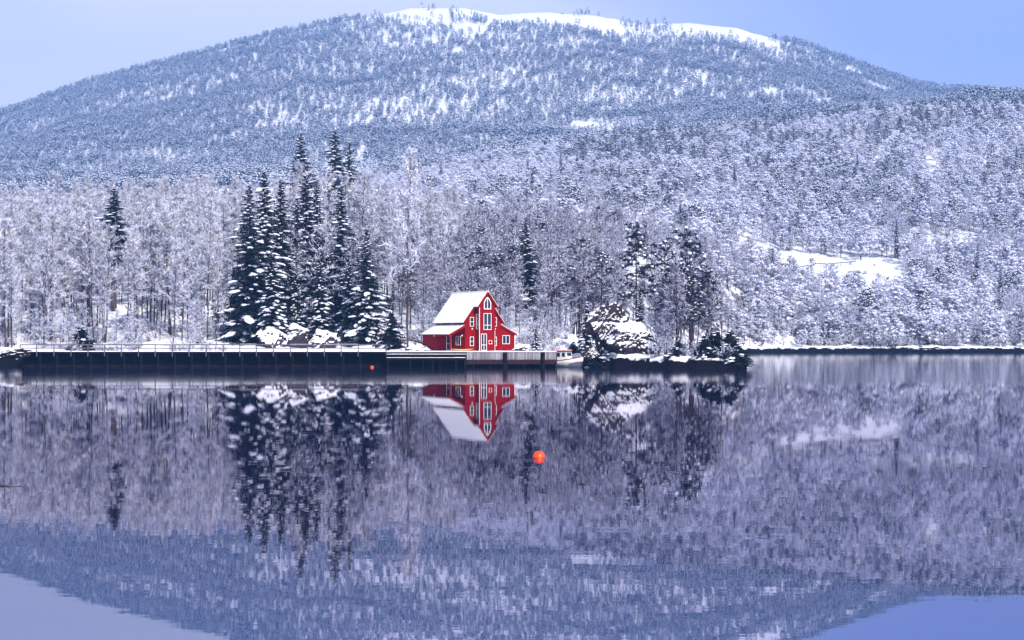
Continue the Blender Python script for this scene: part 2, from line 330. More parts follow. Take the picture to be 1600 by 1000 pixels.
# roofs: red boarding below, snow above
def slope(x0, z0, x1, z1, y0, y1, t, lift):
    nx, nz = -(z1 - z0), (x1 - x0); k = math.hypot(nx, nz); nx, nz = nx/k, nz/k
    if nz < 0: nx, nz = -nx, -nz
    q = [(x0 + nx*lift, y0, z0 + nz*lift), (x1 + nx*lift, y0, z1 + nz*lift), (x1 + nx*(lift+t), y0, z1 + nz*(lift+t)), (x0 + nx*(lift+t), y0, z0 + nz*(lift+t))]
    return q, (0, y1 - y0, 0)
def roof_piece(name, segs, parent, snow_t=0.085):
    r = MB(); s = MB()
    for (x0, z0, x1, z1, y0, y1) in segs:
        r.prism(*slope(x0, z0, x1, z1, y0, y1, 0.12, 0.004)); s.prism(*slope(x0, z0, x1, z1, y0 + 0.10, y1 - 0.05, snow_t, 0.126))
    o = r.build(name, M['red'], parent); s.build('snow', M['roof_snow'], o); return o
ov = 0.3; ro = roof_piece('roof', [
    (-ov, EV - ov*PITCH, W/2, RG, -0.25, L + 0.3), (W/2, RG, W + ov, EV - ov*PITCH, -0.25, L + 0.3),
    (b0 - 0.28, rh(b0 - 0.28), W/2, RG, -BP - 0.22, -0.252), (W/2, RG, b1 + 0.28, rh(b1 + 0.28), -BP - 0.22, -0.252)], H)
rc = MB(); rc.tube([(W/2, -BP - 0.2, RG + 0.18), (W/2, L + 0.28, RG + 0.18)], 0.1, 6); rc.build('ridge_snow', M['roof_snow'], ro)
roof_piece('porch_roof', [(-2.35, 2.0, -0.01, 3.22, -0.05, L - 0.1)], H)
roof_piece('side_wing_roof', [(W + 0.01, 3.22, XE + 0.25, 2.08, -0.15, 4.75)], H)
def barge(pts, parent, y, name='bargeboard'):
    o = MB()
    for (x0, z0), (x1, z1) in zip(pts[:-1], pts[1:]):
        o.prism([(x0, y, z0 - 0.16), (x1, y, z1 - 0.16), (x1, y, z1 + 0.12), (x0, y, z0 + 0.12)], (0, 0.03, 0))
    return o.build(name, M['red'], parent)
barge([(-ov, EV - ov*PITCH), (b0 - 0.3, rh(b0 - 0.3))], H, -0.29); barge([(b1 + 0.3, rh(b1 + 0.3)), (W + ov, EV - ov*PITCH)], H, -0.29)
barge([(b0 - 0.28, rh(b0 - 0.28)), (W/2, RG)], H, -BP - 0.26); barge([(W/2, RG), (b1 + 0.28, rh(b1 + 0.28))], H, -BP - 0.26)
barge([(-2.35, 2.0), (-0.01, 3.22)], H, -0.09); barge([(W + 0.01, 3.22), (XE + 0.25, 2.08)], H, -0.19)
def window(name, xc, z0, z1, wd, y, cols=1, rowsz=(), side=False, yc=0.0):
    """frame standing 4 cm proud of the wall with panes set back in it; side=True: on a wall that faces local -x"""
    fw = 0.062; f = MB(); g = MB()
    def bx(o, a0, a1, n0, n1, c0, c1):
        if side: o.box(y + n0, y + n1, a0, a1, c0, c1)
        else: o.box(a0, a1, y + n0, y + n1, c0, c1)
    c = yc if side else xc; x0, x1 = c - wd/2, c + wd/2
    bx(f, x0, x0+fw, -0.05, -0.003, z0, z1); bx(f, x1-fw, x1, -0.05, -0.003, z0, z1)
    bx(f, x0+fw, x1-fw, -0.05, -0.003, z0, z0+fw); bx(f, x0+fw, x1-fw, -0.05, -0.003, z1-fw, z1)
    for i in range(1, cols): q = x0 + wd*i/cols; bx(f, q-0.035, q+0.035, -0.045, -0.003, z0+fw, z1-fw)
    for r in rowsz:
        for i in range(cols): bx(f, max(x0+fw, x0+wd*i/cols+0.036), min(x1-fw, x0+wd*(i+1)/cols-0.036), -0.044, -0.003, r-0.03, r+0.03)
    o = f.build(name, M['white'], H)
    bx(g, x0+0.03, x1-0.03, -0.02, -0.002, z0+0.03, z1-0.03); g.build('pane', M['glass'], o); return o
for xc in (0.95, W - 0.95):
    window('window', xc, 3.15, 4.35, 0.56, 0, 1, (3.75,)); window('window', xc, 0.62, 1.82, 0.56, 0, 1, (1.22,))
window('window', W/2, 2.72, 4.84, 1.15, -BP, 2, (3.3,)); dr = window('glass_door', 2.12, 0.03, 2.2, 0.84, -BP, 2, (0.75,))
hd = MB(); hd.box(2.08, 2.16, -BP - 0.09, -BP - 0.05, 1.0, 1.04); hd.build('handle', M['steel'], dr)
window('window', 6.05, 0.86, 2.0, 1.1, 0.02, 2)
window('window', 0, 2.8, 4.75, 0.6, b0, 1, (3.4,), True, -0.55)
for yc in (3.7, 6.9): window('window', 0, 3.5, 3.86, 0.6, 0, 2, (), True, yc)
window('window', 0, 0.7, 1.9, 1.3, 0, 2, (), True, 1.9); window('porch_door', -0.42, 0.03, 2.0, 0.75, 3.8, 1, (0.9,))
# pointed gable window
def pent(wd, z0, zs, zt): return [(W/2 - wd/2, z0), (W/2 + wd/2, z0), (W/2 + wd/2, zs), (W/2 + wd*0.22, zt - 0.16), (W/2, zt), (W/2 - wd*0.22, zt - 0.16), (W/2 - wd/2, zs)]
gf = MB(); po, pi_ = pent(1.06, 5.36, 6.25, 6.94), pent(0.86, 5.46, 6.2, 6.80)
for i in range(7):
    j = (i + 1) % 7; gf.prism([(po[i][0], -BP-0.05, po[i][1]), (po[j][0], -BP-0.05, po[j][1]), (pi_[j][0], -BP-0.05, pi_[j][1]), (pi_[i][0], -BP-0.05, pi_[i][1])], (0, 0.047, 0))
gf.box(W/2-0.04, W/2+0.04, -BP-0.045, -BP-0.003, 5.46, 6.79)
go = gf.build('gable_window', M['white'], H)
gp = MB(); gp.prism([(x, -BP-0.02, z) for x, z in pi_], (0, 0.017, 0)); gp.build('pane', M['glass'], go)
dp = MB(); dp.tube([(b0 - 0.04, -BP - 0.05, 0.0), (b0 - 0.04, -BP - 0.05, 5.75), (b0 - 0.2, -BP + 0.05, 5.9)], 0.045, 6); dp.build('downpipe', M['white'], H)
dp = MB(); dp.tube([(b1 - 0.06, -BP - 0.05, 0.0), (b1 - 0.06, -BP - 0.05, 2.6)], 0.03, 6); dp.build('downpipe', M['white'], H)
cb = MB(); cb.box(XE - 0.02, XE + 0.07, -0.03, 0.09, 0.0, 2.1); cb.build('corner_board', M['white'], H)
def globe(c, r):
    o = MB(); pts = [(c[0], c[1], c[2] - r*1.1), (c[0], c[1], c[2] - r*0.8), (c[0], c[1], c[2]), (c[0], c[1], c[2] + r*0.8), (c[0], c[1], c[2] + r*1.1)]
    o.tube(pts, [r*0.3, r*0.75, r, r*0.75, r*0.3], 8); return o
for c in ((0.95, -0.12, 2.83), (W - 0.95, -0.12, 2.83), (-0.16, 0.6, 1.95), (-2.28, 4.4, 1.95)):
    o = globe(c, 0.1).build('wall_lamp', M['white'], H, smooth=True)
    br = MB(); bx_ = 0.02 if c[0] < 0 else 0.0; br.box(c[0] - 0.02, c[0] + 0.02, c[1], c[1] + 0.12, c[2] + 0.08, c[2] + 0.12); br.build('bracket', M['steel'], o)
ps = MB(); ps.box(-2.24, -2.10, 0.02, 0.16, 0, 2.02); ps.build('porch_post', M['red'], H)
ps = MB(); ps.box(-2.24, -2.10, 0.17, 3.78, 1.84, 2.0); ps.build('porch_beam', M['red'], H)
st = MB(); st.box(-2.5, XE + 0.2, -1.4, L, -0.25, 0.0); st.build('foundation', M['rock'], H)
def hw(x, y, z=0.0):   # house-local to world
    return Vector((hx + x*math.cos(TH) - y*math.sin(TH), hy + x*math.sin(TH) + y*math.cos(TH), 2.0 + z))
# lifebuoy on the bay wall
lb = empty('lifebuoy', hw(3.05, -BP - 0.07, 1.1), TH, 'red and white lifebuoy hung on the front of the red house', 'lifebuoy')
def ring_part(a0, a1, R, r, k=8):
    o = MB(); o.tube([(R*math.cos(a0 + (a1-a0)*i/k), 0, R*math.sin(a0 + (a1-a0)*i/k)) for i in range(k+1)], r, 6); return o
for q in range(4):
    a0 = q*math.pi/2 + 0.35; ring_part(a0, a0 + 0.9, 0.25, 0.062).build('white_segment', M['white'], lb, True)
    ring_part(a0 + 0.9, a0 + math.pi/2, 0.25, 0.063, 4).build('red_band', M['boat_red'], lb, True)
# yellow kayak on the deck before the porch
def hull(Lh, Wd, Hh, n=13, sheer=0.3, flat=0.0):
    """closed pointed hull along x, returns MB; deck slightly domed"""
    o = MB(); k = 10; rings = []
    for i in range(n):
        t = -1 + 2*i/(n-1); wv_ = Wd/2 * max(0.02, (1 - abs(t)**2.4)); up = sheer * Hh * abs(t)**2.5; ring = []
        for j in range(k):
            w_ = 2*math.pi*j/k; y = math.cos(w_)*wv_; z = math.sin(w_)
            z = Hh*(0.42 + 0.5*z*(0.35 if z > 0 else 0.84)*max(0.12, 1-abs(t)**3)) + up
            ring.append((t*Lh/2, y, z))
        rings.append(ring)
    o.v = [p for r in rings for p in r]
    for i in range(n-1):
        for j in range(k): j2 = (j+1) % k; o.f.append((i*k+j, i*k+j2, (i+1)*k+j2, (i+1)*k+j)); o.m.append(0)
    o.f += [tuple(range(k))[::-1], tuple((n-1)*k + j for j in range(k))]; o.m += [0, 0]
    return o
kp = hw(-1.15, -1.35, 0.02)
ky = empty('yellow_kayak', kp, math.radians(8), 'yellow kayak lying on the snowy deck before the house porch', 'kayak')
hull(2.9, 0.62, 0.36).build('hull', M['yellow'], ky, True)
ck = MB(); ck.tube([(0.42*math.cos(i*math.pi/6), 0.2*math.sin(i*math.pi/6), 0.27) for i in range(13)], 0.025, 5); ck.build('cockpit_rim', M['darkwood'], ky)

# ------------------------------------------------------------------ quay, steps and boardwalk
QX0, QX1, QY, QZ = -15.6, 5.6, 177.0, 1.93
q = empty('timber_quay', (0, QY, 0), 0, 'timber quay with pale upright planks in front of the red house', 'quay')
o = MB(); o.box(QX0, QX1 - 0.02, 0.12, 6.2, QZ - 0.22, QZ - 0.02); o.build('deck', M['wood'], q)
# trodden snow on the deck
def snow_slab(name, x0, x1, y0, y1, z, t, parent, nx, ny, seed):
    o = MB(); k = []
    X, Y = np.meshgrid(np.linspace(x0, x1, nx), np.linspace(y0, y1, ny)); e = fbm(X*1.3, Y*1.3, seed)*0.5 + 0.5
    Z = z + t * (0.35 + 0.9*e); Y = Y + np.where(np.arange(ny)[:, None] == 0, (fbm(X*2.1, X*0 + 3, seed+4))*0.05, 0)
    for i in range(ny):
        for j in range(nx): o.v.append((X[i, j], Y[i, j], Z[i, j]))
    b_ = len(o.v)
    for j in range(nx): o.v.append((X[0, j], Y[0, j] + 0.02, z))
    for i in range(ny-1):
        for j in range(nx-1): o.f.append((i*nx+j, i*nx+j+1, (i+1)*nx+j+1, (i+1)*nx+j)); o.m.append(0)
    for j in range(nx-1): o.f.append((b_+j, b_+j+1, j+1, j)); o.m.append(0)
    return o.build(name, M['snow'], parent, True)
snow_slab('deck_snow', QX0, QX1 - 0.03, 0.0, 6.2, QZ - 0.018, 0.10, q, 110, 8, 31)
pk = MB(); pk.box(-0.072, 0.072, 0, 0.05, 0.98, QZ - 0.03); pm = pk.mesh('plank', M['wood'])
pk = MB(); pk.box(-0.074, 0.074, 0.012, 0.05, 0.42, 0.976); pm2 = pk.mesh('lower_plank', M['redwood'])
x = -5.55; i = 0
while x < QX1 - 0.05:
    if not (-1.2 < x < -0.62 or 3.6 < x < 4.15):
        inst('plank', pm, q, (x, random.uniform(-0.012, 0.012), random.uniform(-0.04, 0.0)))
        inst('lower_plank', pm2, q, (x, random.uniform(-0.01, 0.01), random.uniform(-0.1, 0.05)))
    x += 0.18
for x in (-0.9, 3.88):
    o = MB(); o.tube([(x, -0.06, -1.5), (x, -0.06, QZ - 0.12)], 0.24, 10); o.build('fender_pile', M['darkwood'], q)
for z in (QZ - 0.03, 1.02, 0.5):
    o = MB(); o.box(QX0, QX1 - 0.03, 0.06, 0.115, z - 0.14, z); o.build('waling', M['darkwood'], q)
o = MB(); o.box(QX1 - 0.07, QX1, 0.06, 4.4, 0.3, QZ - 0.03); o.build('end_wall', M['darkwood'], q)
x = QX0 + 0.3
while x < QX1:
    o = MB(); o.tube([(x, 0.4, -2.0), (x, 0.4, QZ - 0.24)], 0.14, 7); o.build('pile', M['darkwood'], q); x += 2.1
o = MB(); o.box(QX0, QX1 - 0.1, 3.0, 3.2, -2.0, QZ - 0.24); o.build('back_wall', M['darkwood'], q)
# landing steps west of the planks
for k, (z, dy) in enumerate(((1.62, -0.45), (1.2, -0.95))):
    o = MB(); o.box(QX0 + 0.05, -5.65 - 0.12*k, dy, dy + 0.42, z - 0.16, z); so = o.build('step', M['darkwood'], q)
    snow_slab('step_snow', QX0 + 0.06, -5.66 - 0.12*k, dy - 0.01, dy + 0.42, z + 0.003, 0.07, q, 60, 3, 41 + k)
for x in (-15.4, -12.6, -9.8, -7.0, -5.8):
    o = MB(); o.tube([(x, -0.72, -1.8), (x, -0.72, 1.03)], 0.11, 7); o.build('pile', M['darkwood'], q)

DX0, DX1, DY, DZ = -62.2, -15.75, 179.3, 1.92
bw = empty('boardwalk', (0, DY, 0), 0, 'long snowy boardwalk with grey timber railing along the wooded shore', 'boardwalk')
o = MB(); o.box(DX0, DX1, 0, 2.6, DZ - 0.2, DZ); o.build('deck', M['darkwood'], bw)
snow_slab('deck_snow', DX0, DX1, -0.02, 2.6, DZ + 0.003, 0.11, bw, 200, 5, 51)
px = list(np.arange(DX0 + 0.2, DX1 + 0.1, 2.13)); px[-1] = DX1 - 0.1
po_ = MB(); po_.box(-0.055, 0.055, -0.09, -0.022, 1.35, 2.86); pmesh = po_.mesh('railing_post', M['rail'])
pl_ = MB(); pl_.tube([(0, 0.35, -2.2), (0, 0.35, DZ - 0.2)], 0.13, 7); plm = pl_.mesh('pile', M['darkwood'])
for k, x in enumerate(px):
    inst('railing_post', pmesh, bw, (x, 0, random.uniform(-0.05, 0.02)), (0, random.uniform(-0.02, 0.02), 0)); inst('pile', plm, bw, (x + 0.25, 0, 0))
for x0, x1 in zip(px[:-1], px[1:]):
    for z, hgt in ((2.80, 0.14), (2.36, 0.10)):
        dz = random.uniform(-0.015, 0.015)
        o = MB(); o.box(x0 - 0.02, x1 - 0.03, -0.021, 0.025, z - hgt/2 + dz, z + hgt/2 + dz); ro_ = o.build('rail', M['rail'], bw)
        if z > 2.5 and random.random() < 0.5:
            o = MB(); o.box(x0 - 0.01, x1 - 0.04, -0.03, 0.034, z + hgt/2 + dz + 0.002, z + hgt/2 + dz + 0.03); o.build('snow', M['snow'], ro_)
o = MB(); o.box(DX0, DX1, 2.0, 2.2, -2.0, DZ - 0.2); o.build('retaining_wall', M['darkwood'], bw)

# ------------------------------------------------------------------ boat
bt = empty('small_cabin_boat', (7.05, 180.0, 0), math.radians(-34), 'small white boat with red topped cabin moored at the quay end', 'boat')
def loft(sections, name, mt, parent, smooth=True):
    o = MB(); k = len(sections[0])
    for s_ in sections: o.v.extend(s_)
    for i in range(len(sections)-1):
        for j in range(k-1): o.f.append((i*k+j, (i+1)*k+j, (i+1)*k+j+1, i*k+j+1)); o.m.append(0)
    o.f += [tuple(range(k)), tuple((len(sections)-1)*k + j for j in range(k))[::-1]]; o.m += [0, 0]
    for i in range(len(sections)-1): o.f.append((i*k, i*k + k-1, (i+1)*k + k-1, (i+1)*k)); o.m.append(0)
    return o.build(name, mt, parent, smooth)
secs = []; gun = []
for i in range(12):
    t = i / 11.0; x = -2.3 + 4.5*t; wd = 0.92 * (1 - max(0, (t - 0.45)/0.55)**2.2) * (0.86 + 0.14*min(1, t/0.3)); wd = max(wd, 0.03)
    sh = 0.78 + 0.55 * t**2.2; kz = -0.28 + 0.5 * max(0, t - 0.72)**1.3; fl = 0.7
    xs = x + 0.35 * max(0, t - 0.6)
    secs.append([(xs, -wd, sh), (xs - 0.1*t, -wd*0.95, sh*0.55), (x - 0.15*t, -wd*fl, 0.05), (x - 0.2*t, 0, kz), (x - 0.15*t, wd*fl, 0.05), (xs - 0.1*t, wd*0.95, sh*0.55), (xs, wd, sh)])
    gun.append((xs, wd, sh))
loft(secs, 'hull', M['boat'], bt)
for s_ in (-1, 1):
    o = MB(); o.tube([(p[0], s_*p[1]*1.01, p[2] + 0.0) for p in gun], 0.05, 6); o.build('gunwale', M['boat_red'], bt, True)
o = MB(); o.prism([(-1.5, -0.68, 0.75), (0.35, -0.68, 0.82), (0.12, -0.6, 1.98), (-1.5, -0.6, 1.98)], (0, 1.3, 0)); cabn = o.build('cabin', M['boat'], bt, bevel=0.04)
o = MB(); o.box(-1.7, 0.32, -0.76, 0.76, 1.985, 2.07); o.build('cabin_roof', M['boat_red'], bt, bevel=0.03)
o = MB(); o.box(-1.6, 0.2, -0.66, 0.66, 2.075, 2.15); o.build('roof_snow', M['snow'], bt, bevel=0.03)
for x0, x1 in ((-1.25, -0.75), (-0.45, -0.02)):
    o = MB(); o.prism([(x0, -0.68, 1.3), (x1, -0.68, 1.3), (x1, -0.645, 1.78), (x0, -0.645, 1.78)], (0, 0.025, 0)); o.build('cabin_window', M['glass'], cabn)
o = MB(); o.prism([(0.245, -0.5, 1.38), (0.245, 0.5, 1.38), (0.165, 0.46, 1.82), (0.165, -0.46, 1.82)], (0.02, 0, 0)); o.build('windscreen', M['glass'], cabn)
o = MB(); o.tube([(2.2, -0.25, 1.3), (1.9, -0.45, 1.62), (1.3, -0.68, 1.5)], 0.018, 5); o.build('bow_rail', M['steel'], bt)

# ------------------------------------------------------------------ buoys, line, drifting branch
def ball(R, seg=18, ringn=10, flat=1.0):
    o = MB()
    for i in range(ringn+1):
        ph = -math.pi/2 + math.pi*i/ringn
        for j in range(seg):
            th = 2*math.pi*j/seg; o.v.append((R*math.cos(ph)*math.cos(th), R*math.cos(ph)*math.sin(th), R*math.sin(ph)*flat))
    for i in range(ringn):
        for j in range(seg): j2 = (j+1) % seg; o.f.append((i*seg+j, i*seg+j2, (i+1)*seg+j2, (i+1)*seg+j)); o.m.append(0)
    return o
by = pt(842, 714.5, 8311/187.5)
bo = empty('orange_buoy', (by.x, by.y, 0), 0, 'round orange mooring buoy with eyelet floating in open water', 'buoy')
ball(0.2).build('float', M['buoy'], bo, True)
o = MB(); o.tube([(0, 0, 0.18), (0, 0, 0.225)], 0.03, 8); o.build('neck', M['rope'], bo)
o = MB(); o.tube([(0.045*math.cos(i*math.pi/6), 0, 0.275 + 0.055*math.sin(i*math.pi/6)) for i in range(13)], 0.010, 5); o.build('eyelet', M['rope'], bo)
o = MB(); o.tube([(-0.17, -0.05, 0.12), (-0.26, -0.06, 0.075), (-0.36, -0.06, 0.02), (-0.45, -0.03, 0.003), (-0.62, 0.0, 0.005), (-0.8, 0.05, -0.01)], 0.012, 5); o.build('mooring_line', M['rope'], bo)
ry = pt(584, 573.5, 8311/46.6); rb_ = empty('small_red_buoy', (ry.x, 176.2, 0), 0, 'small red buoy floating close before the boardwalk end', 'buoy')
ball(0.23).build('float', M['buoy'], rb_, True); o = MB(); o.tube([(0, 0, 0.2), (0, 0, 0.29)], 0.04, 6); o.build('neck', M['rope'], rb_)
fb = MB(); p0 = pt(-6, 759, 35.8); p1 = pt(36, 760, 35.6)
fb.tube([(p0.x + (p1.x-p0.x)*t, p0.y + (p1.y-p0.y)*t + 0.05*math.sin(9*t), 0.012 + 0.012*math.sin(7*t)) for t in np.linspace(0, 1, 9)], [0.014, 0.016, 0.02, 0.014, 0.018, 0.012, 0.015, 0.01, 0.006], 6)
fb.tube([(p0.x + 0.25, p0.y, 0.02), (p0.x + 0.36, p0.y - 0.1, 0.05)], [0.008, 0.003], 5)
tag(fb.build('drifting_branch', M['bark']), 'thin dark branch drifting flat on the lake', 'branch')

# ------------------------------------------------------------------ rocks
_ico = None
def rock(name, loc, size, seed, label, group=None, sub=4, rough=0.42, rz=0.0, mt='rock'):
    import bmesh
    bm = bmesh.new(); bmesh.ops.create_icosphere(bm, subdivisions=sub, radius=1.0)
    co = np.array([v.co[:] for v in bm.verts])
    def n3(p, s_, sd): return (fbm(p[:,0]*s_ + 5, p[:,1]*s_ + p[:,2]*1.7*s_, sd, 3) + fbm(p[:,1]*s_, p[:,2]*s_ - p[:,0]*1.3*s_, sd+7, 3)) * 0.5
    rg_ = np.random.default_rng(seed); pn = rg_.normal(0, 1, (26, 3)); pn /= np.linalg.norm(pn, axis=1)[:, None]; pd = rg_.uniform(0.62, 1.08, 26)
    r = np.min(pd[None, :] / np.maximum(co @ pn.T, 0.12), axis=1)         # cleft, flat-faced block
    r = np.minimum(r, 1.35) * (1 + 0.16*n3(co, 2.2, seed) + 0.13*n3(co, 5.5, seed+3) - 0.22*np.maximum(0, n3(co, 3.0, seed+9))**0.7)
    co = co * r[:, None] * np.array(size)
    for v, c in zip(bm.verts, co): v.co = c
    me = bpy.data.meshes.new(name); bm.to_mesh(me); bm.free(); me.materials.append(M[mt])
    o = inst(name, me, None, loc, (0, 0, rz)); tag(o, label, 'rock', group); return o
def rk(x, y, d, size, seed, label, group=None, **k):
    p = pt(x, y, d); return rock('snowy_rock', p, size, seed, label, group, **k)
rk(948, 508, 180, (2.9, 2.6, 3.3), 3, 'craggy snow capped rock knoll standing above the boat', sub=5)
rk(990, 533, 175, (3.0, 2.4, 2.6), 8, 'broad snow sheeted rock slab on the point', sub=5, mt='snowy_crag')
rk(922, 552, 176, (1.4, 1.4, 1.0), 12, 'dark low rock at the waterside beside the moored boat')
rk(1134, 562, 168.5, (2.8, 2.0, 1.3), 15, 'dark wet rock at the tip of the wooded point', sub=5)
rk(1060, 565, 169, (2.4, 1.6, 0.9), 19, 'low snow dusted rock under the pines of the point')
rk(428, 530, 195, (2.1, 1.6, 2.0), 64, 'tall snow plastered boulder left of the cleft below the spruces', mt='snowy_crag')
rk(466, 528, 196, (2.0, 1.5, 2.0), 71, 'dark split crag with snowy crown between the spruces')
rk(504, 533, 195, (2.0, 1.5, 1.7), 83, 'snow streaked boulder right of the cleft below the spruces', mt='snowy_crag')
rk(816, 545, 184, (1.3, 1.0, 0.85), 37, 'rounded snow covered boulder beside the red house wing', mt='snowy_crag')
rk(652, 547, 185.5, (2.0, 1.1, 0.55), 41, 'low snowy stone heap at the porch end of the house')
rk(1462, 549, 345, (9.0, 3.0, 1.6), 45, 'long dark bank of rock on the far shore')
rk(20, 553, 178, (2.6, 1.6, 0.7), 51, 'low dark rocks at the open end of the boardwalk')
# rail beside the porch steps
rl = MB(); a_, b_ = hw(-4.6, 5.6, 1.35), hw(-2.9, 2.6, 0.12); rl.tube([a_, b_], 0.07, 6)
for t in (0.05, 0.5, 0.95): c = a_.lerp(b_, t); rl.tube([(c.x, c.y, 1.6), c], 0.05, 6)
tag(rl.build('handrail', M['darkwood']), 'dark sloping handrail beside the porch end of the house', 'handrail')

# ------------------------------------------------------------------ shelter on the slope, road rail across the bay
sx_, sy_ = (857 - 800)*214/F, 214.0; sz_ = gz(sx_, sy_); zt = HC + (HOR - 451)*214/F
sh = empty('wooden_shelter', (sx_, sy_, sz_), 0.25, 'tiny raised wooden shelter with snowy roof among the trees', 'shelter')
hgt = max(1.4, zt - sz_)
for qx in (-0.55, 0.55):
    for qy in (-0.5, 0.5): o = MB(); o.box(qx-0.06, qx+0.06, qy-0.06, qy+0.06, -0.4, hgt); o.build('post', M['darkwood'], sh)
o = MB(); o.box(-0.7, 0.7, -0.65, 0.65, hgt*0.45, hgt*0.45 + 0.08); o.build('floor', M['wood'], sh)
o = MB(); o.prism([(-0.95, -0.8, hgt), (0.75, -0.8, hgt), (0.75, -0.8, hgt + 0.85), (0.6, -0.8, hgt + 0.9)], (0, 1.6, 0)); rf_ = o.build('roof', M['darkwood'], sh)
o = MB(); o.prism([(-1.0, -0.82, hgt + 0.05), (0.62, -0.82, hgt + 0.92), (0.5, -0.82, hgt + 1.12), (-1.02, -0.82, hgt + 0.22)], (0, 1.64, 0)); o.build('snow', M['snow'], rf_)

gr = empty('guardrail', (0, 0, 0), 0, 'long dark road guardrail above the open snow slope', 'guardrail')
gp_ = []
for x in np.linspace(1108, 1338, 30):
    dd_ = np.linspace(395, 560, 200); Xs = (x - 800)*dd_/F; zs = ground(Xs, dd_); tgt = 424 - (x - 1108)*0.045
    j = int(np.argmin(np.abs(HOR - (zs - HC)*F/dd_ - tgt))); gp_.append(Vector((Xs[j], dd_[j], zs[j])))
gp_ = [Vector((p.x, float(np.mean([q.y for q in gp_[max(0, i-4):i+5]])), 0)) for i, p in enumerate(gp_)]
for p in gp_: p.z = gz(p.x, p.y)
o = MB(); o.tube([p + Vector((0, 0, 1.0)) for p in gp_], 0.16, 4); o.build('rail', M['steel'], gr)
pb = MB(); pb.box(-0.08, 0.08, -0.08, 0.08, -0.5, 1.05); gpm = pb.mesh('post', M['steel'])
for p in gp_[::2]: inst('post', gpm, gr, p)

# ------------------------------------------------------------------ trees: prototypes
R3 = np.random.default_rng(5)
def unit(v): v = np.asarray(v, float); return v / (np.linalg.norm(v) + 1e-9)
class TM(MB):
    """tree mesh: adds thin twigs and snow lumps"""
    def strip(s, p0, p1, w0, w1, mi, nrm):
        a = unit(np.cross(p1 - p0, nrm)); s.add([p0 - a*w0/2, p0 + a*w0/2, p1 + a*w1/2, p1 - a*w1/2], [(0, 1, 2, 3)], mi)
    def twig(s, p0, p1, w0, mi, nrm):
        a = unit(np.cross(p1 - p0, nrm)); s.add([p0 - a*w0/2, p0 + a*w0/2, p1], [(0, 1, 2)], mi)
    def lump(s, c, ax, ay, az, mi):
        k = len(s.v); j = R3.uniform(0.7, 1.25, 12)
        for q, (x, y, z) in enumerate(ICO): s.v.append(tuple(c + (ax*x + ay*y + az*z)*j[q]))
        for f in ICF: s.f.append((f[0]+k, f[1]+k, f[2]+k)); s.m.append(mi)
_t = (1 + 5**0.5)/2
ICO = [unit(p) for p in [(-1,_t,0),(1,_t,0),(-1,-_t,0),(1,-_t,0),(0,-1,_t),(0,1,_t),(0,-1,-_t),(0,1,-_t),(_t,0,-1),(_t,0,1),(-_t,0,-1),(-_t,0,1)]]
ICF = [(0,11,5),(0,5,1),(0,1,7),(0,7,10),(0,10,11),(1,5,9),(5,11,4),(11,10,2),(10,7,6),(7,1,8),(3,9,4),(3,4,2),(3,2,6),(3,6,8),(3,8,9),(4,9,5),(2,4,11),(6,2,10),(8,6,7),(9,8,1)]
UP = np.array([0, 0, 1.0])

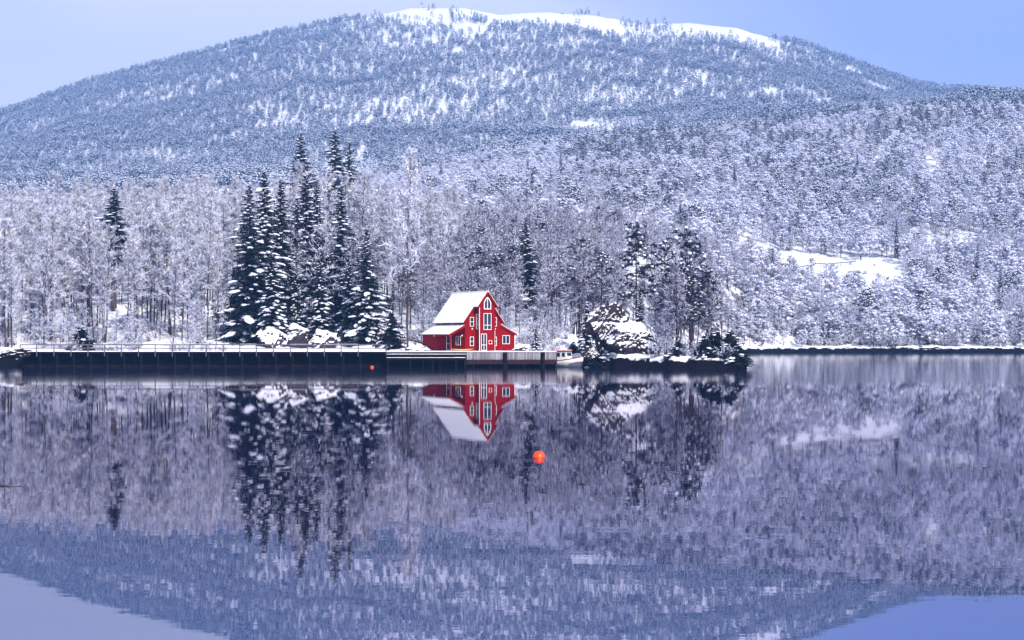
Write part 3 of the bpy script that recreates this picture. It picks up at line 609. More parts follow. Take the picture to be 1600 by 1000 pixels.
def make_birch(H, base, spread, n1, n2, n3, snowy, tw, lean=0.03, round_=False, wide=1.0):
    """bare broadleaf tree with rimed twigs -> (trunk MB, crown MB); crown materials: 0 twig, 1 rime"""
    T, C = TM(), TM(); k = 9
    off = np.cumsum(R3.normal(0, lean*H/k, (k, 2)), 0); off[0] = 0
    tp = np.array([[off[i, 0], off[i, 1], H*0.96*i/(k-1)] for i in range(k)]); tr = [0.0072*H*(1 - 0.93*i/(k-1)) + 0.012 for i in range(k)]
    T.tube(tp, tr, 6)
    at = lambda t: np.array([np.interp(t*(k-1), range(k), tp[:, c]) for c in range(3)])
    for i in range(n1):
        t = base + (0.985 - base)*((i + R3.uniform(0, 0.9))/n1)**0.9; az = i*2.4 + R3.uniform(-0.5, 0.5); u = (t - base)/(1 - base)
        prof = (math.sin(math.pi*min(1, 0.22 + 0.78*u))**0.7 if round_ else (1.0 - 0.72*u)) * (0.55 + 0.45*min(1, u/0.18))
        ln = spread*H*max(prof, 0.16)*R3.uniform(0.7, 1.2); el = R3.uniform(0.45, 0.95) + 0.35*u
        d0 = np.array([math.cos(az)*math.cos(el), math.sin(az)*math.cos(el), math.sin(el)]); p = at(t); pts = [p]
        for s_ in range(4):
            d0 = unit(d0 + R3.normal(0, 0.16, 3) + np.array([0, 0, -0.10*s_*0.7])); p = p + d0*ln/4; pts.append(p)
        pts = np.array(pts); br = 0.0030*H*(1 - 0.6*u)
        T.tube(pts, [br, br*0.75, br*0.5, br*0.32, br*0.15], 3, cap=False)
        for a_, b_ in zip(pts[1:-1], pts[2:]):
            if R3.random() < snowy: C.strip(a_ + UP*br*0.7, b_ + UP*br*0.4, br*1.3, br*0.9, 1, np.cross(UP, b_ - a_))
        for j in range(n2):
            f = 0.2 + 0.8*(j + R3.random())/n2; q = np.array([np.interp(f*4, range(5), pts[:, c]) for c in range(3)])
            dd = unit(unit(pts[min(4, int(f*4)+1)] - pts[int(min(3.9, f*4))]) + R3.normal(0, 0.62, 3) + np.array([0, 0, 0.1])); l2 = ln*R3.uniform(0.22, 0.48)*(1.15 - 0.5*f)
            e = q + dd*l2*0.55; dd2 = unit(dd + R3.normal(0, 0.25, 3) - UP*0.12); e2 = e + dd2*l2*0.45; w = tw*0.75
            C.strip(q, e, w, w*0.7, 0, np.cross(UP, dd) + R3.normal(0, 0.2, 3)); C.strip(e, e2, w*0.7, w*0.35, 0, np.cross(UP, dd2) + R3.normal(0, 0.2, 3))
            if R3.random() < snowy:
                C.strip(q + UP*w*0.8, e + UP*w*0.7, w*1.1, w*1.0, 1, np.cross(UP, dd)); C.strip(e + UP*w*0.7, e2 + UP*w*0.5, w*1.0, w*0.5, 1, np.cross(UP, dd2))
            for m_ in range(n3):
                g = R3.random(); q3 = q + (e - q)*min(1, g*1.8) if g < 0.55 else e + (e2 - e)*(g - 0.55)/0.45
                d3 = unit(dd + R3.normal(0, 0.75, 3)); l3 = R3.uniform(0.35, 0.95)*(0.055*H if round_ else 0.045*H)*wide
                ax_ = np.array([0, 0, H*(0.5*base + 0.45 if round_ else 0.3 + 0.4*t)]); ow = unit(q3 - ax_)      # sprays lie along the crown's outer face
                C.twig(q3, q3 + d3*l3, tw*R3.uniform(0.7, 1.3), 1 if R3.random() < snowy else 0, ow + UP*0.45 + R3.normal(0, 0.55, 3))
    return T, C

def make_spruce(H, R, nw, bare=0.04, snowp=0.62, sparse=1.0, per=7):
    """snow-laden spruce -> trunk, crown; crown materials: 0 needles, 1 snow"""
    T, C = TM(), TM()
    T.tube([(0, 0, -0.3), (0.02*R, 0, H*0.5), (0, 0, H)], [0.013*H + 0.04, 0.008*H + 0.02, 0.01], 7)
    NB = int(nw*per*0.86*sparse); wob = R3.uniform(0, 6.28, 6)
    for i in range(NB):
        if True:
            u = 1 - (1 - (i + R3.random())/NB)**0.86; z = H*(bare + (0.985 - bare)*u)
            az = i*2.39996 + R3.uniform(-0.4, 0.4); ln = (R*((1 - u)**0.85) + 0.05*R*(1-u) + 0.10)*R3.uniform(0.62, 1.18)
            ln *= 1 + 0.20*math.sin(az + wob[0] + u*9) + 0.14*math.sin(2*az + wob[1] - u*17)
            if u < 0.12: ln *= 0.75 + u*2
            dx, dy = math.cos(az), math.sin(az); out = np.array([dx, dy, 0]); lat = np.array([-dy, dx, 0])
            droop = R3.uniform(0.28, 0.52)*(1 - 0.75*u); zz = lambda s_: z + ln*(0.12*(1-u)*s_ - droop*s_*s_ + 0.22*max(0, s_ - 0.7)) if u < 0.9 else z + ln*0.35*s_
            P = lambda s_: np.array([dx*ln*s_, dy*ln*s_, zz(s_)])
            ns_ = max(4, int(5 + ln*3.0))
            for q in range(ns_):
                s_ = 0.12 + 0.88*(q + 0.7*R3.random())/ns_; c = P(s_)
                for sd_ in (-1, 1):
                    tl = (0.20*ln + 0.2)*(1.15 - 0.55*s_)*R3.uniform(0.7, 1.2); e = c + lat*sd_*tl*0.75 + out*tl*0.5 - UP*tl*R3.uniform(0.25, 0.75)
                    C.strip(c, e, 0.10 + 0.035*ln, 0.05, 0, UP + R3.normal(0, 0.5, 3))
                if R3.random() < 0.5:
                    tl = 0.18*ln + 0.15; C.strip(c, c - UP*tl + out*0.1*tl, 0.14 + 0.04*ln, 0.06, 0, out + R3.normal(0, 0.3, 3))
            tip = P(1.0); C.twig(P(0.85), tip + out*0.12*ln - UP*0.04, 0.12, 0, UP)
            if R3.random() < snowp:
                s_ = R3.uniform(0.55, 0.85); c = P(s_) + UP*(0.05 + 0.02*ln); ta = unit(P(s_+0.1) - P(s_-0.1))
                C.lump(c, ta*(0.22*ln + 0.11), lat*(0.14*ln + 0.10), UP*(0.06*ln + 0.05), 1)
                if ln > 1.0:
                    for w_ in range(2 if R3.random() < 0.6 else 1):
                        s2 = R3.uniform(0.3, 1.0); c2 = P(s2) + lat*R3.uniform(-0.2, 0.2)*ln - UP*0.04*ln; C.lump(c2 + UP*0.06, ta*(0.11*ln + 0.05), lat*(0.07*ln + 0.06), UP*(0.035*ln + 0.035), 1)
    C.lump(np.array([0, 0, H + 0.02]), np.array([0.07, 0, 0]), np.array([0, 0.07, 0]), UP*0.16, 1)
    return T, C

def make_pine(H, base, R, nl, ncl, nq, snowp=0.75, size=1.0, flat=False):
    """snow-laden pine: bare trunk, limbs that end in tufts capped with snow"""
    T, C = TM(), TM(); k = 6; off = np.cumsum(R3.normal(0, 0.018*H, (k, 2)), 0); off[0] = 0
    tp = np.array([[off[i, 0], off[i, 1], H*i/(k-1)] for i in range(k)]); T.tube(tp, [0.014*H*(1 - 0.88*i/(k-1)) for i in range(k)], 6)
    for i in range(nl):
        u = (i + R3.random())/nl; t = base + (0.98 - base)*u; az = i*2.4 + R3.uniform(-0.4, 0.4)
        p = np.array([np.interp(t*(k-1), range(k), tp[:, c]) for c in range(3)])
        ln = R*(math.sin(math.pi*(0.25 + 0.72*u))**0.8 if not flat else (1 - 0.75*u))*R3.uniform(0.6, 1.15) + 0.15; el = (R3.uniform(-0.05, 0.45) + 0.5*u) if not flat else R3.uniform(-0.18, 0.1)
        d0 = np.array([math.cos(az)*math.cos(el), math.sin(az)*math.cos(el), math.sin(el)]); e = p + d0*ln
        T.tube([p, p + d0*ln*0.5 - UP*0.03*ln, e], [0.0045*H, 0.003*H, 0.001*H], 3, cap=False)
        for j in range(ncl):
            f = R3.uniform(0.35, 1.05); c = p + d0*ln*f + R3.normal(0, 0.13*R, 3)*np.array([1, 1, 0.55]); r = R3.uniform(0.16, 0.27)*R*size
            for q in range(nq):
                dv = R3.normal(0, 1, 3); dv[2] = dv[2]*0.55 - 0.05; dv = unit(dv); C.strip(c - dv*r*0.2, c + dv*r, r*0.34, r*0.16, 0, R3.normal(0, 1, 3))
            if R3.random() < snowp:
                C.lump(c + UP*r*0.3 + R3.normal(0, 0.12*r, 3), np.array([r*0.58, 0, 0]), np.array([0, r*0.58, 0]), UP*r*0.36, 1)
    return T, C

def make_puffy(H, ncl, ntw, tw, snowy=0.85, Rw=0.33):
    """low birch whose limbs end in sprays clotted with rime -> trunk, crown"""
    T, C = TM(), TM(); stems = int(R3.integers(1, 4)); tops = []
    for q in range(stems):
        a = R3.uniform(0, 6.28); e = np.array([math.cos(a)*0.10*H*(stems > 1), math.sin(a)*0.10*H*(stems > 1), H*R3.uniform(0.7, 0.85)])
        T.tube([np.zeros(3) - UP*0.2, e*0.5 + R3.normal(0, 0.015*H, 3), e], [0.011*H, 0.007*H, 0.002*H], 5, cap=False); tops.append(e)
    for i in range(ncl):
        u = (i + R3.random())/ncl; az = i*2.39996 + R3.uniform(-0.5, 0.5); z = H*(0.26 + 0.70*u); rad = Rw*H*math.sin(math.pi*(0.22 + 0.74*u))**0.8*R3.uniform(0.35, 1.08)
        c = np.array([math.cos(az)*rad, math.sin(az)*rad, z + R3.normal(0, 0.03*H)]); e = tops[i % stems]; p = e*min(0.95, max(0.2, (z/H - 0.12)/0.9))
        T.tube([p, (p + c)/2 - UP*0.02*H, c], [0.0034*H, 0.0024*H, 0.001*H], 3, cap=False)
        r = R3.uniform(0.03, 0.08)*H*(1.1 - 0.3*u); C.lump(c + UP*0.15*r, np.array([r*0.9, 0, 0]), np.array([0, r*0.9, 0]), UP*r*0.6, 1)
        for k in range(2): C.lump(c + R3.normal(0, 0.75*r, 3)*np.array([1, 1, 0.5]), np.array([r*0.5, 0, 0]), np.array([0, r*0.5, 0]), UP*r*0.34, 1)
        for k in range(ntw):
            d = R3.normal(0, 1, 3); d[2] = d[2]*0.6 + 0.15; d = unit(d); q0 = c + d*r*0.25; C.twig(q0, c + d*r*R3.uniform(1.1, 2.3), tw*R3.uniform(0.7, 1.4), 1 if R3.random() < snowy else 0, d*0.3 + UP*0.6 + R3.normal(0, 0.6, 3))
    return T, C

def make_bush(Hb, n1, tw, snowy):
    T, C = TM(), TM()
    for i in range(n1):
        az = R3.uniform(0, 6.28); el = R3.uniform(0.5, 1.4); p = np.array([R3.normal(0, 0.12)*Hb, R3.normal(0, 0.12)*Hb, -0.1]); d0 = np.array([math.cos(az)*math.cos(el), math.sin(az)*math.cos(el), math.sin(el)])
        ln = Hb*R3.uniform(0.6, 1.05); m_ = p + d0*ln*0.5; e = m_ + unit(d0 + R3.normal(0, 0.3, 3))*ln*0.5
        T.tube([p, m_, e], [0.018*Hb, 0.011*Hb, 0.003*Hb], 3, cap=False)
        for j in range(26):
            f = R3.uniform(0.25, 1); q = p + (m_ - p)*min(1, 2*f) + (e - m_)*max(0, 2*f - 1); dd = unit(d0 + R3.normal(0, 0.8, 3)); l3 = Hb*R3.uniform(0.1, 0.28)
            C.twig(q, q + dd*l3, tw*R3.uniform(0.7, 1.4), 1 if R3.random() < snowy else 0, R3.normal(0, 1, 3))
            if R3.random() < 0.1: C.lump(q + dd*l3*0.6, np.array([0.05*Hb, 0, 0]), np.array([0, 0.05*Hb, 0]), UP*0.025*Hb, 1)
    return T, C

PR = {}
def reg(kind, H, tc, mats):
    T, C = tc
    PR.setdefault(kind, []).append(dict(H=H, trunk=T.mesh(kind + '_trunk', M['bark']), crown=C.mesh(kind + '_crown', mats), T=T, C=C))
BM, SM, PM = [M['twig'], M['rime']], [M['needle'], M['bough_snow']], [M['pine_needle'], M['bough_snow']]
for i in range(5): reg('tall', 16.0, make_birch(16.0, R3.uniform(0.28, 0.42), R3.uniform(0.17, 0.22), 34, 6, 17, 0.86, 0.055), BM)
for i in range(4): reg('mixed', 14.0, make_birch(14.0, R3.uniform(0.2, 0.3), R3.uniform(0.24, 0.3), 30, 6, 15, 0.58, 0.055, round_=True), BM)
for i in range(3): reg('violet', 13.0, make_birch(13.0, R3.uniform(0.3, 0.4), R3.uniform(0.2, 0.25), 26, 6, 13, 0.52, 0.05, lean=0.04), BM)
for i in range(4): reg('wispy', 8.5, make_birch(8.5, R3.uniform(0.12, 0.2), R3.uniform(0.28, 0.34), 22, 6, 12, 0.84, 0.07, round_=True, wide=1.2), BM)
for i in range(5): reg('round', 9.0, make_puffy(9.0, int(R3.integers(30, 46)), 36, 0.08, 0.74, R3.uniform(0.27, 0.36)), BM)
for i in range(4): reg('spruce', 22.0, make_spruce(22.0, R3.uniform(3.2, 4.0), 38, 0.03, 0.5, 1.0, 8), SM)
for i in range(2): reg('slim', 19.0, make_spruce(19.0, R3.uniform(2.1, 2.5), 36, 0.06, 0.48, 1.0, 7), SM)
reg('bare_spruce', 18.0, make_spruce(18.0, 2.3, 24, 0.42, 0.5, 1.0, 7), SM)
for i in range(2): reg('small', 6.0, make_spruce(6.0, R3.uniform(1.2, 1.5), 17, 0.03, 0.8, 1.0, 6), SM)
for i in range(2): reg('thicket', 3.4, make_spruce(3.4, 1.7, 15, 0.0, 0.22, 1.0, 7), SM)
for i in range(4): reg('pine', 11.0, make_pine(11.0, R3.uniform(0.35, 0.5), R3.uniform(2.3, 2.9), 20, 6, 8, 1.0, 0.85), PM)
for i in range(3): reg('dark_pine', 12.0, make_pine(12.0, R3.uniform(0.4, 0.5), R3.uniform(1.8, 2.3), 24, 6, 10, 0.28, 0.6), PM)
for i in range(2): reg('flat_pine', 13.0, make_pine(13.0, 0.42, 3.0, 26, 8, 9, 0.30, 0.6, True), PM)
for i in range(3): reg('bush', 2.4, make_bush(2.4, 16, 0.045, 0.72), BM)
for i in range(4): reg('far', 8.0, make_pine(8.0, R3.uniform(0.15, 0.3), R3.uniform(2.3, 2.8), 9, 2, 8, 0.56, 1.65), PM)
for i in range(2): reg('far_spruce', 11.0, make_spruce(11.0, 2.2, 9, 0.05, 0.55, 0.75, 5), PM)
for i in range(3): reg('far_birch', 9.0, make_puffy(9.0, 13, 7, 0.2, 0.75, 0.34), BM)

def plant(name, kind, X, Y, scale, label, group=None, cat='tree', v=None, rz=None, z=None, sxy=1.0, tilt=0.0):
    p = PR[kind][v if v is not None else random.randrange(len(PR[kind]))]
    r = empty(name, (X, Y, (gz(X, Y) if z is None else z) - 0.12), 0, label, cat, group)
    r.rotation_euler = (tilt*random.uniform(-1, 1), tilt*random.uniform(-1, 1), random.uniform(0, 6.28) if rz is None else rz)
    r.scale = (scale*sxy, scale*sxy, scale)
    inst('trunk', p['trunk'], r); inst('crown', p['crown'], r)
    return r
def plant_px(name, kind, x, ytop, d, label, cat='tree', sxy=1.0, group=None, v=None, tilt=0.0):
    X = (x - 800)*d/F; g = gz(X, d); zt = HC + (HOR - ytop)*d/F
    p = PR[kind][0]; s = max(0.1, (zt - g)/p['H']); w = sxy if sxy > 0 else 1
    return plant(name, kind, X, d, s, label, group, cat, v, None, g, w, tilt)

# feature trees, each told apart by its look and place
feat = [
 ('spruce', 390, 285, 200, 1.25, 'broad snow laden spruce at the left edge of the dark clump by the boardwalk'),
 ('spruce', 413, 262, 206, 1.1, 'tallest snow laden spruce of the dark clump by the boardwalk'),
 ('slim', 439, 277, 210, 1.4, 'slim dark spruce behind the tallest spruce of the clump'),
 ('spruce', 424, 385, 197, 1.15, 'shorter snow clotted spruce in front of the tallest spruce'),
 ('slim', 478, 268, 219, 1.4, 'tall narrow spruce rising from the middle of the dark clump'),
 ('slim', 495, 276, 221, 1.1, 'narrow spruce leaning close behind the middle spruce spire'),
 ('slim', 464, 304, 216, 1.0, 'thin short spire left of the middle spruce pair'),
 ('slim', 533, 285, 211, 1.5, 'solitary pointed spruce spire right of the middle pair'),
 ('spruce', 573, 352, 199, 1.25, 'wide snow draped spruce at the right end of the clump'),
 ('spruce', 374, 395, 203, 0.95, 'dark low spruce skirting the left foot of the clump'),
 ('spruce', 500, 392, 205, 1.1, 'shadowy spruce above the split crag'),
 ('spruce', 545, 392, 203, 1.0, 'dark spruce squeezed between the spire and the wide draped spruce'),
 ('spruce', 462, 410, 207, 0.9, 'dark spruce behind the cleft boulders'),
 ('bare_spruce', 178, 290, 232, 1.7, 'lone dark spruce standing among the pale birches'),
 ('spruce', 470, 205, 284, 1.35, 'big snowy spruce on the slope high above the clump'),
 ('spruce', 524, 200, 276, 1.4, 'darkest big spruce on the slope above the spruce spire'),
 ('spruce', 546, 216, 278, 0.8, 'slighter spruce at the right shoulder of the darkest hill spruce'),
 ('slim', 822, 335, 226, 1.5, 'dark spruce standing alone on the slope right of the house'),
 ('small', 838, 506, 188, 1.0, 'little spruce sapling behind the quay end'),
 ('small', 917, 471, 188, 1.0, 'young snow tufted spruce beside the rock knoll'),
 ('slim', 1000, 438, 189, 0.8, 'thin snowy spruce behind the broad rock slab'),
 ('flat_pine', 1085, 355, 190, 0.8, 'dark pine with level boughs on the wooded point'),
 ('flat_pine', 998, 345, 200, 0.75, 'tall ragged pine behind the rock knoll'),
 ('dark_pine', 1040, 378, 194, 1.0, 'ragged pine between the two level boughed pines'),
 ('flat_pine', 1118, 430, 178, 0.7, 'shorter dark pine near the tip of the point'),
 ('dark_pine', 905, 370, 205, 1.1, 'heavy crowned pine leaning over the moored boat inlet'),
 ('dark_pine', 940, 395, 198, 1.1, 'dark pine rooted on the rock knoll'),
 ('dark_pine', 870, 395, 212, 1.1, 'dark pine above the tiny shelter'),
 ('dark_pine', 783, 395, 207, 1.0, 'dark pine rising just behind the house gable'),
 ('small', 1286, 500, 350, 0.75, 'dark columnar conifer at the far waterline'),
 ('small', 1246, 514, 349, 0.7, 'smaller columnar conifer at the far waterline'),
 ('thicket', 1140, 515, 168.5, 1.5, 'dark conifer bush on the outermost rock of the point'),
 ('thicket', 1118, 508, 169.5, 1.5, 'taller dark conifer bush beside the outermost one'),
 ('thicket', 1152, 535, 167.6, 1.7, 'lowest dark bush overhanging the tip of the point'),
 ('thicket', 1100, 522, 168, 1.2, 'dark bush at the waterside under the level boughed pine'),
 ('thicket', 1060, 528, 169, 1.3, 'dark bush among the trunks of the point'),
 ('thicket', 896, 532, 187, 1.5, 'dark bush just behind the boat bow'),
 ('thicket', 936, 535, 176, 1.3, 'dark bush at the foot of the rock knoll'),
 ('thicket', 128, 508, 190, 1.4, 'dark evergreen bush behind the railing near the lone spruce'),
 ('thicket', 612, 486, 196, 1.0, 'dark evergreen bush at the right foot of the spruce clump'),
 ('pine', 1190, 428, 420, 1.0, 'single pine below the guardrail at the slope edge'),
 ('pine', 1268, 403, 440, 0.9, 'single pine crossing the guardrail on the open slope'),
 ('pine', 1242, 405, 445, 0.7, 'slender pine left of the pine crossing the guardrail'),
 ('pine', 1318, 460, 400, 1.0, 'dark pine at the foot of the open snow slope'),
]
for kind, x, yt, d, sxy, lab in feat:
    plant_px('pine_tree' if 'pine' in kind else ('conifer_tree' if 'columnar' in lab else 'spruce_tree'), kind, x, yt, d, lab, 'tree', sxy)
for kind, x, yt, d, sxy, lab in [
 ('tall', 637, 232, 191, 0.75, 'very tall thin tree with dark straight trunk left of the house'),
 ('violet', 452, 352, 209, 1.2, 'greyish rimed tree in front of the thin spruce spire'),
 ('mixed', 500, 350, 208, 0.9, 'rimed tree filling the gap between the middle pair and the solitary spire'),
 ('violet', 548, 372, 207, 1.2, 'rimed tree between the solitary spire and the wide draped spruce'),
 ('tall', 452, 268, 238, 1.0, 'pale rimed crown behind the slim dark spruce'),
 ('tall', 484, 250, 246, 1.1, 'pale rimed crown below the big hill spruce'),
 ('tall', 512, 262, 240, 1.1, 'pale rimed crown below the darkest hill spruce'),
 ('tall', 540, 268, 244, 1.1, 'pale rimed crown below the slighter hill spruce'),
 ('tall', 566, 262, 238, 1.1, 'pale rimed crown just right of the hill spruces'),
 ('mixed', 160, 420, 190, 0.7, 'dark stemmed broadleaf tree standing right behind the railing'),
 ('mixed', 337, 440, 188, 0.7, 'crooked bare tree by the railing next to the spruce clump'),
 ('mixed', 812, 440, 192, 0.7, 'curving thin trunked tree at the corner of the house wing'),
 ('mixed', 862, 478, 190, 1.1, 'rimed broadleaf tree behind the boat cabin'),
 ('violet', 1148, 455, 172, 0.8, 'violet twigged tree at the very tip of the point'),
 ('violet', 1062, 420, 181, 0.8, 'straight stemmed rimed tree amid the pines of the point'),
 ('violet', 1105, 440, 174, 0.75, 'leaning rimed tree beside the short dark pine'),
 ('violet', 1030, 440, 180, 0.8, 'small crowned rimed tree above the slab edge')]:
    plant_px('birch_tree', kind, x, yt, d, lab, 'tree', sxy, tilt=0.04)

# the wood: scattered positions (photo column, distance), kept off clearings
def scatter(n, x0, x1, d0, d1, seed):
    r = np.random.default_rng(seed); d = np.sqrt(r.uniform(d0*d0, d1*d1, n)); x = r.uniform(x0, x1, n)
    return (x - 800)*d/F, d, x
FEATX = [((f[1] - 800)*f[3]/F, f[3]) for f in feat]
def ok(X, Y, x):
    sd = shore_sd(X, Y); k = sd > 2.2
    k &= ~((np.abs(X + 4) < 13.5) & (Y < 196))                                   # house yard
    k &= ~((X > -75) & (X < -14) & (Y < 188))                                     # behind the boardwalk
    k &= ~((x > 596) & (x < 650) & (Y < 212))                                     # snowy gap left of the house
    k &= ~((x > 345) & (x < 600) & (Y < 226))                                     # spruce clump stands alone
    k &= ~((x > 890) & (x < 1020) & (Y < 190))
    k &= ~((np.abs(x - 178) < 19) & (Y > 197) & (Y < 232)); k &= ~((np.abs(x - 822) < 14) & (Y < 228)); k &= ~((x > 345) & (x < 600) & (Y < 236))
    zg = ground(X, Y); ypx = HOR - (zg - HC)*F/Y
    clear = (x > 1105) & (x < 1412) & (Y > 414 + 14*vnoise(X/9, Y/30, 77) - 8*(x > 1310)) & (Y < 482)
    clear |= (x > 1100) & (x < 1345) & (Y > 462) & (Y < 492)
    return k & ~clear, zg
trees = []      # kind, X, Y, z, scale, class
def fill(kind, cls, n, x0, x1, d0, d1, smin, smax, seed, keep=None):
    X, Y, x = scatter(n, x0, x1, d0, d1, seed); k, zg = ok(X, Y, x)
    if keep is not None: k &= keep(X, Y, x)
    r = np.random.default_rng(seed + 1)
    for a_, b_, c_, xx in zip(X[k], Y[k], zg[k], x[k]): trees.append((kind, a_, b_, c_, r.uniform(smin, smax), cls, xx))
patch = lambda s, th, sc=40: (lambda X, Y, x: vnoise(X/sc, Y/sc, s) > th)
fill('tall', 'birch', 430, -120, 420, 192, 330, 0.75, 1.2, 101)
fill('tall', 'birch', 150, 420, 720, 225, 340, 0.8, 1.2, 103)
fill('mixed', 'birch', 220, 600, 1130, 196, 350, 0.65, 1.05, 105)
fill('violet', 'birch', 260, 640, 1130, 196, 290, 0.7, 1.15, 106)
fill('wispy', 'birch', 60, 1010, 1165, 168, 215, 0.4, 0.75, 107)
fill('mixed', 'birch', 260, -60, 620, 300, 420, 0.6, 0.9, 109)
fill('round', 'birch', 950, 1080, 1720, 349, 620, 0.6, 1.2, 111, patch(41, 0.33, 28))
fill('wispy', 'birch', 700, 1080, 1720, 349, 640, 0.7, 1.25, 141)
fill('round', 'birch', 120, 1165, 1720, 347, 372, 0.5, 0.9, 138)
fill('round', 'birch', 650, 1050, 1750, 520, 860, 0.8, 1.2, 139)
fill('tall', 'birch', 30, 385, 445, 240, 320, 0.9, 1.2, 140)
fill('round', 'birch', 620, 560, 1180, 330, 640, 0.6, 1.15, 113, patch(43, 0.35, 28))
fill('wispy', 'birch', 450, 560, 1180, 330, 640, 0.7, 1.2, 142)
fill('round', 'birch', 900, 600, 1750, 600, 860, 0.7, 1.1, 115, patch(4, 0.42, 60))
fill('dark_pine', 'pine', 100, 640, 1120, 205, 330, 0.7, 1.1, 121)
fill('pine', 'pine', 420, 640, 1720, 360, 600, 0.6, 1.1, 123, patch(8, 0.5, 35))
fill('pine', 'pine', 900, 540, 1750, 560, 860, 0.6, 1.1, 125, patch(14, 0.45, 45))
fill('round', 'birch', 1100, 540, 1750, 640, 900, 0.7, 1.1, 126)
fill('mixed', 'birch', 90, 1090, 1260, 300, 420, 0.5, 0.8, 116)
fill('round', 'birch', 260, 1090, 1270, 250, 400, 0.4, 0.9, 136)
fill('mixed', 'birch', 45, 430, 600, 228, 274, 0.85, 1.1, 137)
fill('wispy', 'birch', 210, -60, 600, 189, 265, 0.35, 0.75, 117)
fill('wispy', 'birch', 70, 640, 900, 196, 240, 0.35, 0.7, 118)
fill('violet', 'birch', 80, 1015, 1160, 168, 205, 0.6, 1.0, 119)
fill('dark_pine', 'pine', 26, 1025, 1155, 171, 205, 0.7, 1.05, 120)
fill('dark_pine', 'pine', 520, 860, 1750, 580, 870, 0.6, 1.0, 143, patch(45, 0.55, 48))
fill('dark_pine', 'pine', 420, 900, 1750, 720, 880, 0.7, 1.1, 145, patch(49, 0.3, 40))
fill('dark_pine', 'pine', 240, 640, 1720, 350, 600, 0.5, 0.95, 144, patch(47, 0.58, 26))
fill('slim', 'pine', 40, 600, 1700, 380, 700, 0.5, 0.75, 127)
# mountain forest: thins out towards the bare summit
def mt_keep(X, Y, x):
    yr = np.interp(x, RX, RY); top = sstep(520, 640, x)*(1 - sstep(1180, 1270, x)); n_ = vnoise(X/45, Y/60, 31)*0.6 + vnoise(X/14, Y/18, 33)*0.4
    lim = 1 - top*sstep(1800, 2050, Y + 170*(vnoise(X/60, Y/80, 39) - 0.5))*0.9 - 0.04*top
    gap = vnoise(X/70 + 3, Y/95, 35)*0.65 + vnoise(X/22, Y/30, 37)*0.35
    thin = (vnoise(X/110, Y/110, 19) > 0.52) & (np.random.default_rng(4).random(len(X)) < 0.12) & (Y < 1900)      # birch stands among the pines
    return ~thin & (gap < 0.82) & (n_ < 0.28 + 0.62*lim) & (np.random.default_rng(3).random(len(X)) < 0.25 + 0.75*lim**1.5)
fill('far', 'pine', 56000, -180, 1800, 900, 2130, 0.7, 1.25, 131, mt_keep)
fill('far_spruce', 'pine', 7000, -180, 1800, 900, 2110, 0.6, 1.1, 133, mt_keep)
fill('far_birch', 'birch', 4500, -180, 1800, 860, 1400, 0.7, 1.2, 135, patch(19, 0.52, 110))
# of each class the 300 that show largest stand as single trees, the rest are one mass
zones = {
 'birch': [(lambda x, d: x < 600 and d < 225, 'front rank rimed birch', 'birches behind the boardwalk'),
           (lambda x, d: x < 600 and d < 262, 'middle rank rimed birch', 'birches behind the boardwalk'),
           (lambda x, d: x < 600, 'rear rank rimed birch', 'birches behind the boardwalk'),
           (lambda x, d: d < 215 and x > 880, 'rimed tree of the point', 'rimed trees on the point'),
           (lambda x, d: x < 1180 and d < 240, 'lower slope rimed tree', 'rimed trees behind the house'),
           (lambda x, d: x < 1180 and d < 360, 'upper slope rimed tree', 'rimed trees behind the house'),
           (lambda x, d: True, 'round rimed birch', 'rimed birches across the bay')],
 'pine': [(lambda x, d: d < 260, 'snow flecked lower slope pine', 'pines behind the house'),
          (lambda x, d: d < 360, 'snow flecked upper slope pine', 'pines behind the house'),
          (lambda x, d: d < 560, 'hillside pine amid birches', 'pines across the bay'),
          (lambda x, d: d < 640, 'snowy pine on the near hill flank', 'pines on the near hill crest'),
          (lambda x, d: True, 'snowy pine on the near hill crest', 'pines on the near hill crest')]}
def ordinal(k): return ['first', 'second', 'third', 'fourth', 'fifth', 'sixth', 'seventh', 'eighth', 'ninth', 'tenth', 'eleventh', 'twelfth', 'thirteenth', 'fourteenth', 'fifteenth', 'sixteenth',
    'seventeenth', 'eighteenth', 'nineteenth', 'twentieth', 'twenty-first', 'twenty-second', 'twenty-third', 'twenty-fourth', 'twenty-fifth'][min(k, 24)]
MARKS = [(618, 'over the gap left of the house'), (655, 'over the very tall thin tree'), (690, 'over the porch roof'), (725, 'over the main roof'), (768, 'over the roof ridge'), (806, 'over the house wing'),
    (838, 'over the curving thin tree'), (872, 'over the quay end'), (908, 'over the boat'), (960, 'over the rock knoll'), (1020, 'over the rock slab'), (1060, 'over the ragged pine'), (1100, 'over the level boughed pine'),
    (1168, 'over the tip of the point'), (1225, 'over the inner bay'), (1268, 'over the smaller far conifer'), (1310, 'over the columnar far conifer'), (1370, 'over the open snow slope'), (1412, 'over the open slope edge'),
    (1470, 'over the dark far bank'), (1530, 'right of the dark far bank'), (9999, 'over the snowy far shore')]
POSTX = [800 + F*x_/DY for x_ in px]
def place(x):
    if x < POSTX[0] - 13: return 'left of the railing'
    if x < 606: return 'above the %s railing post' % ordinal(min(range(len(POSTX)), key=lambda i_: abs(POSTX[i_] - x)))
    for lim_, nm in MARKS:
        if x < lim_: return nm
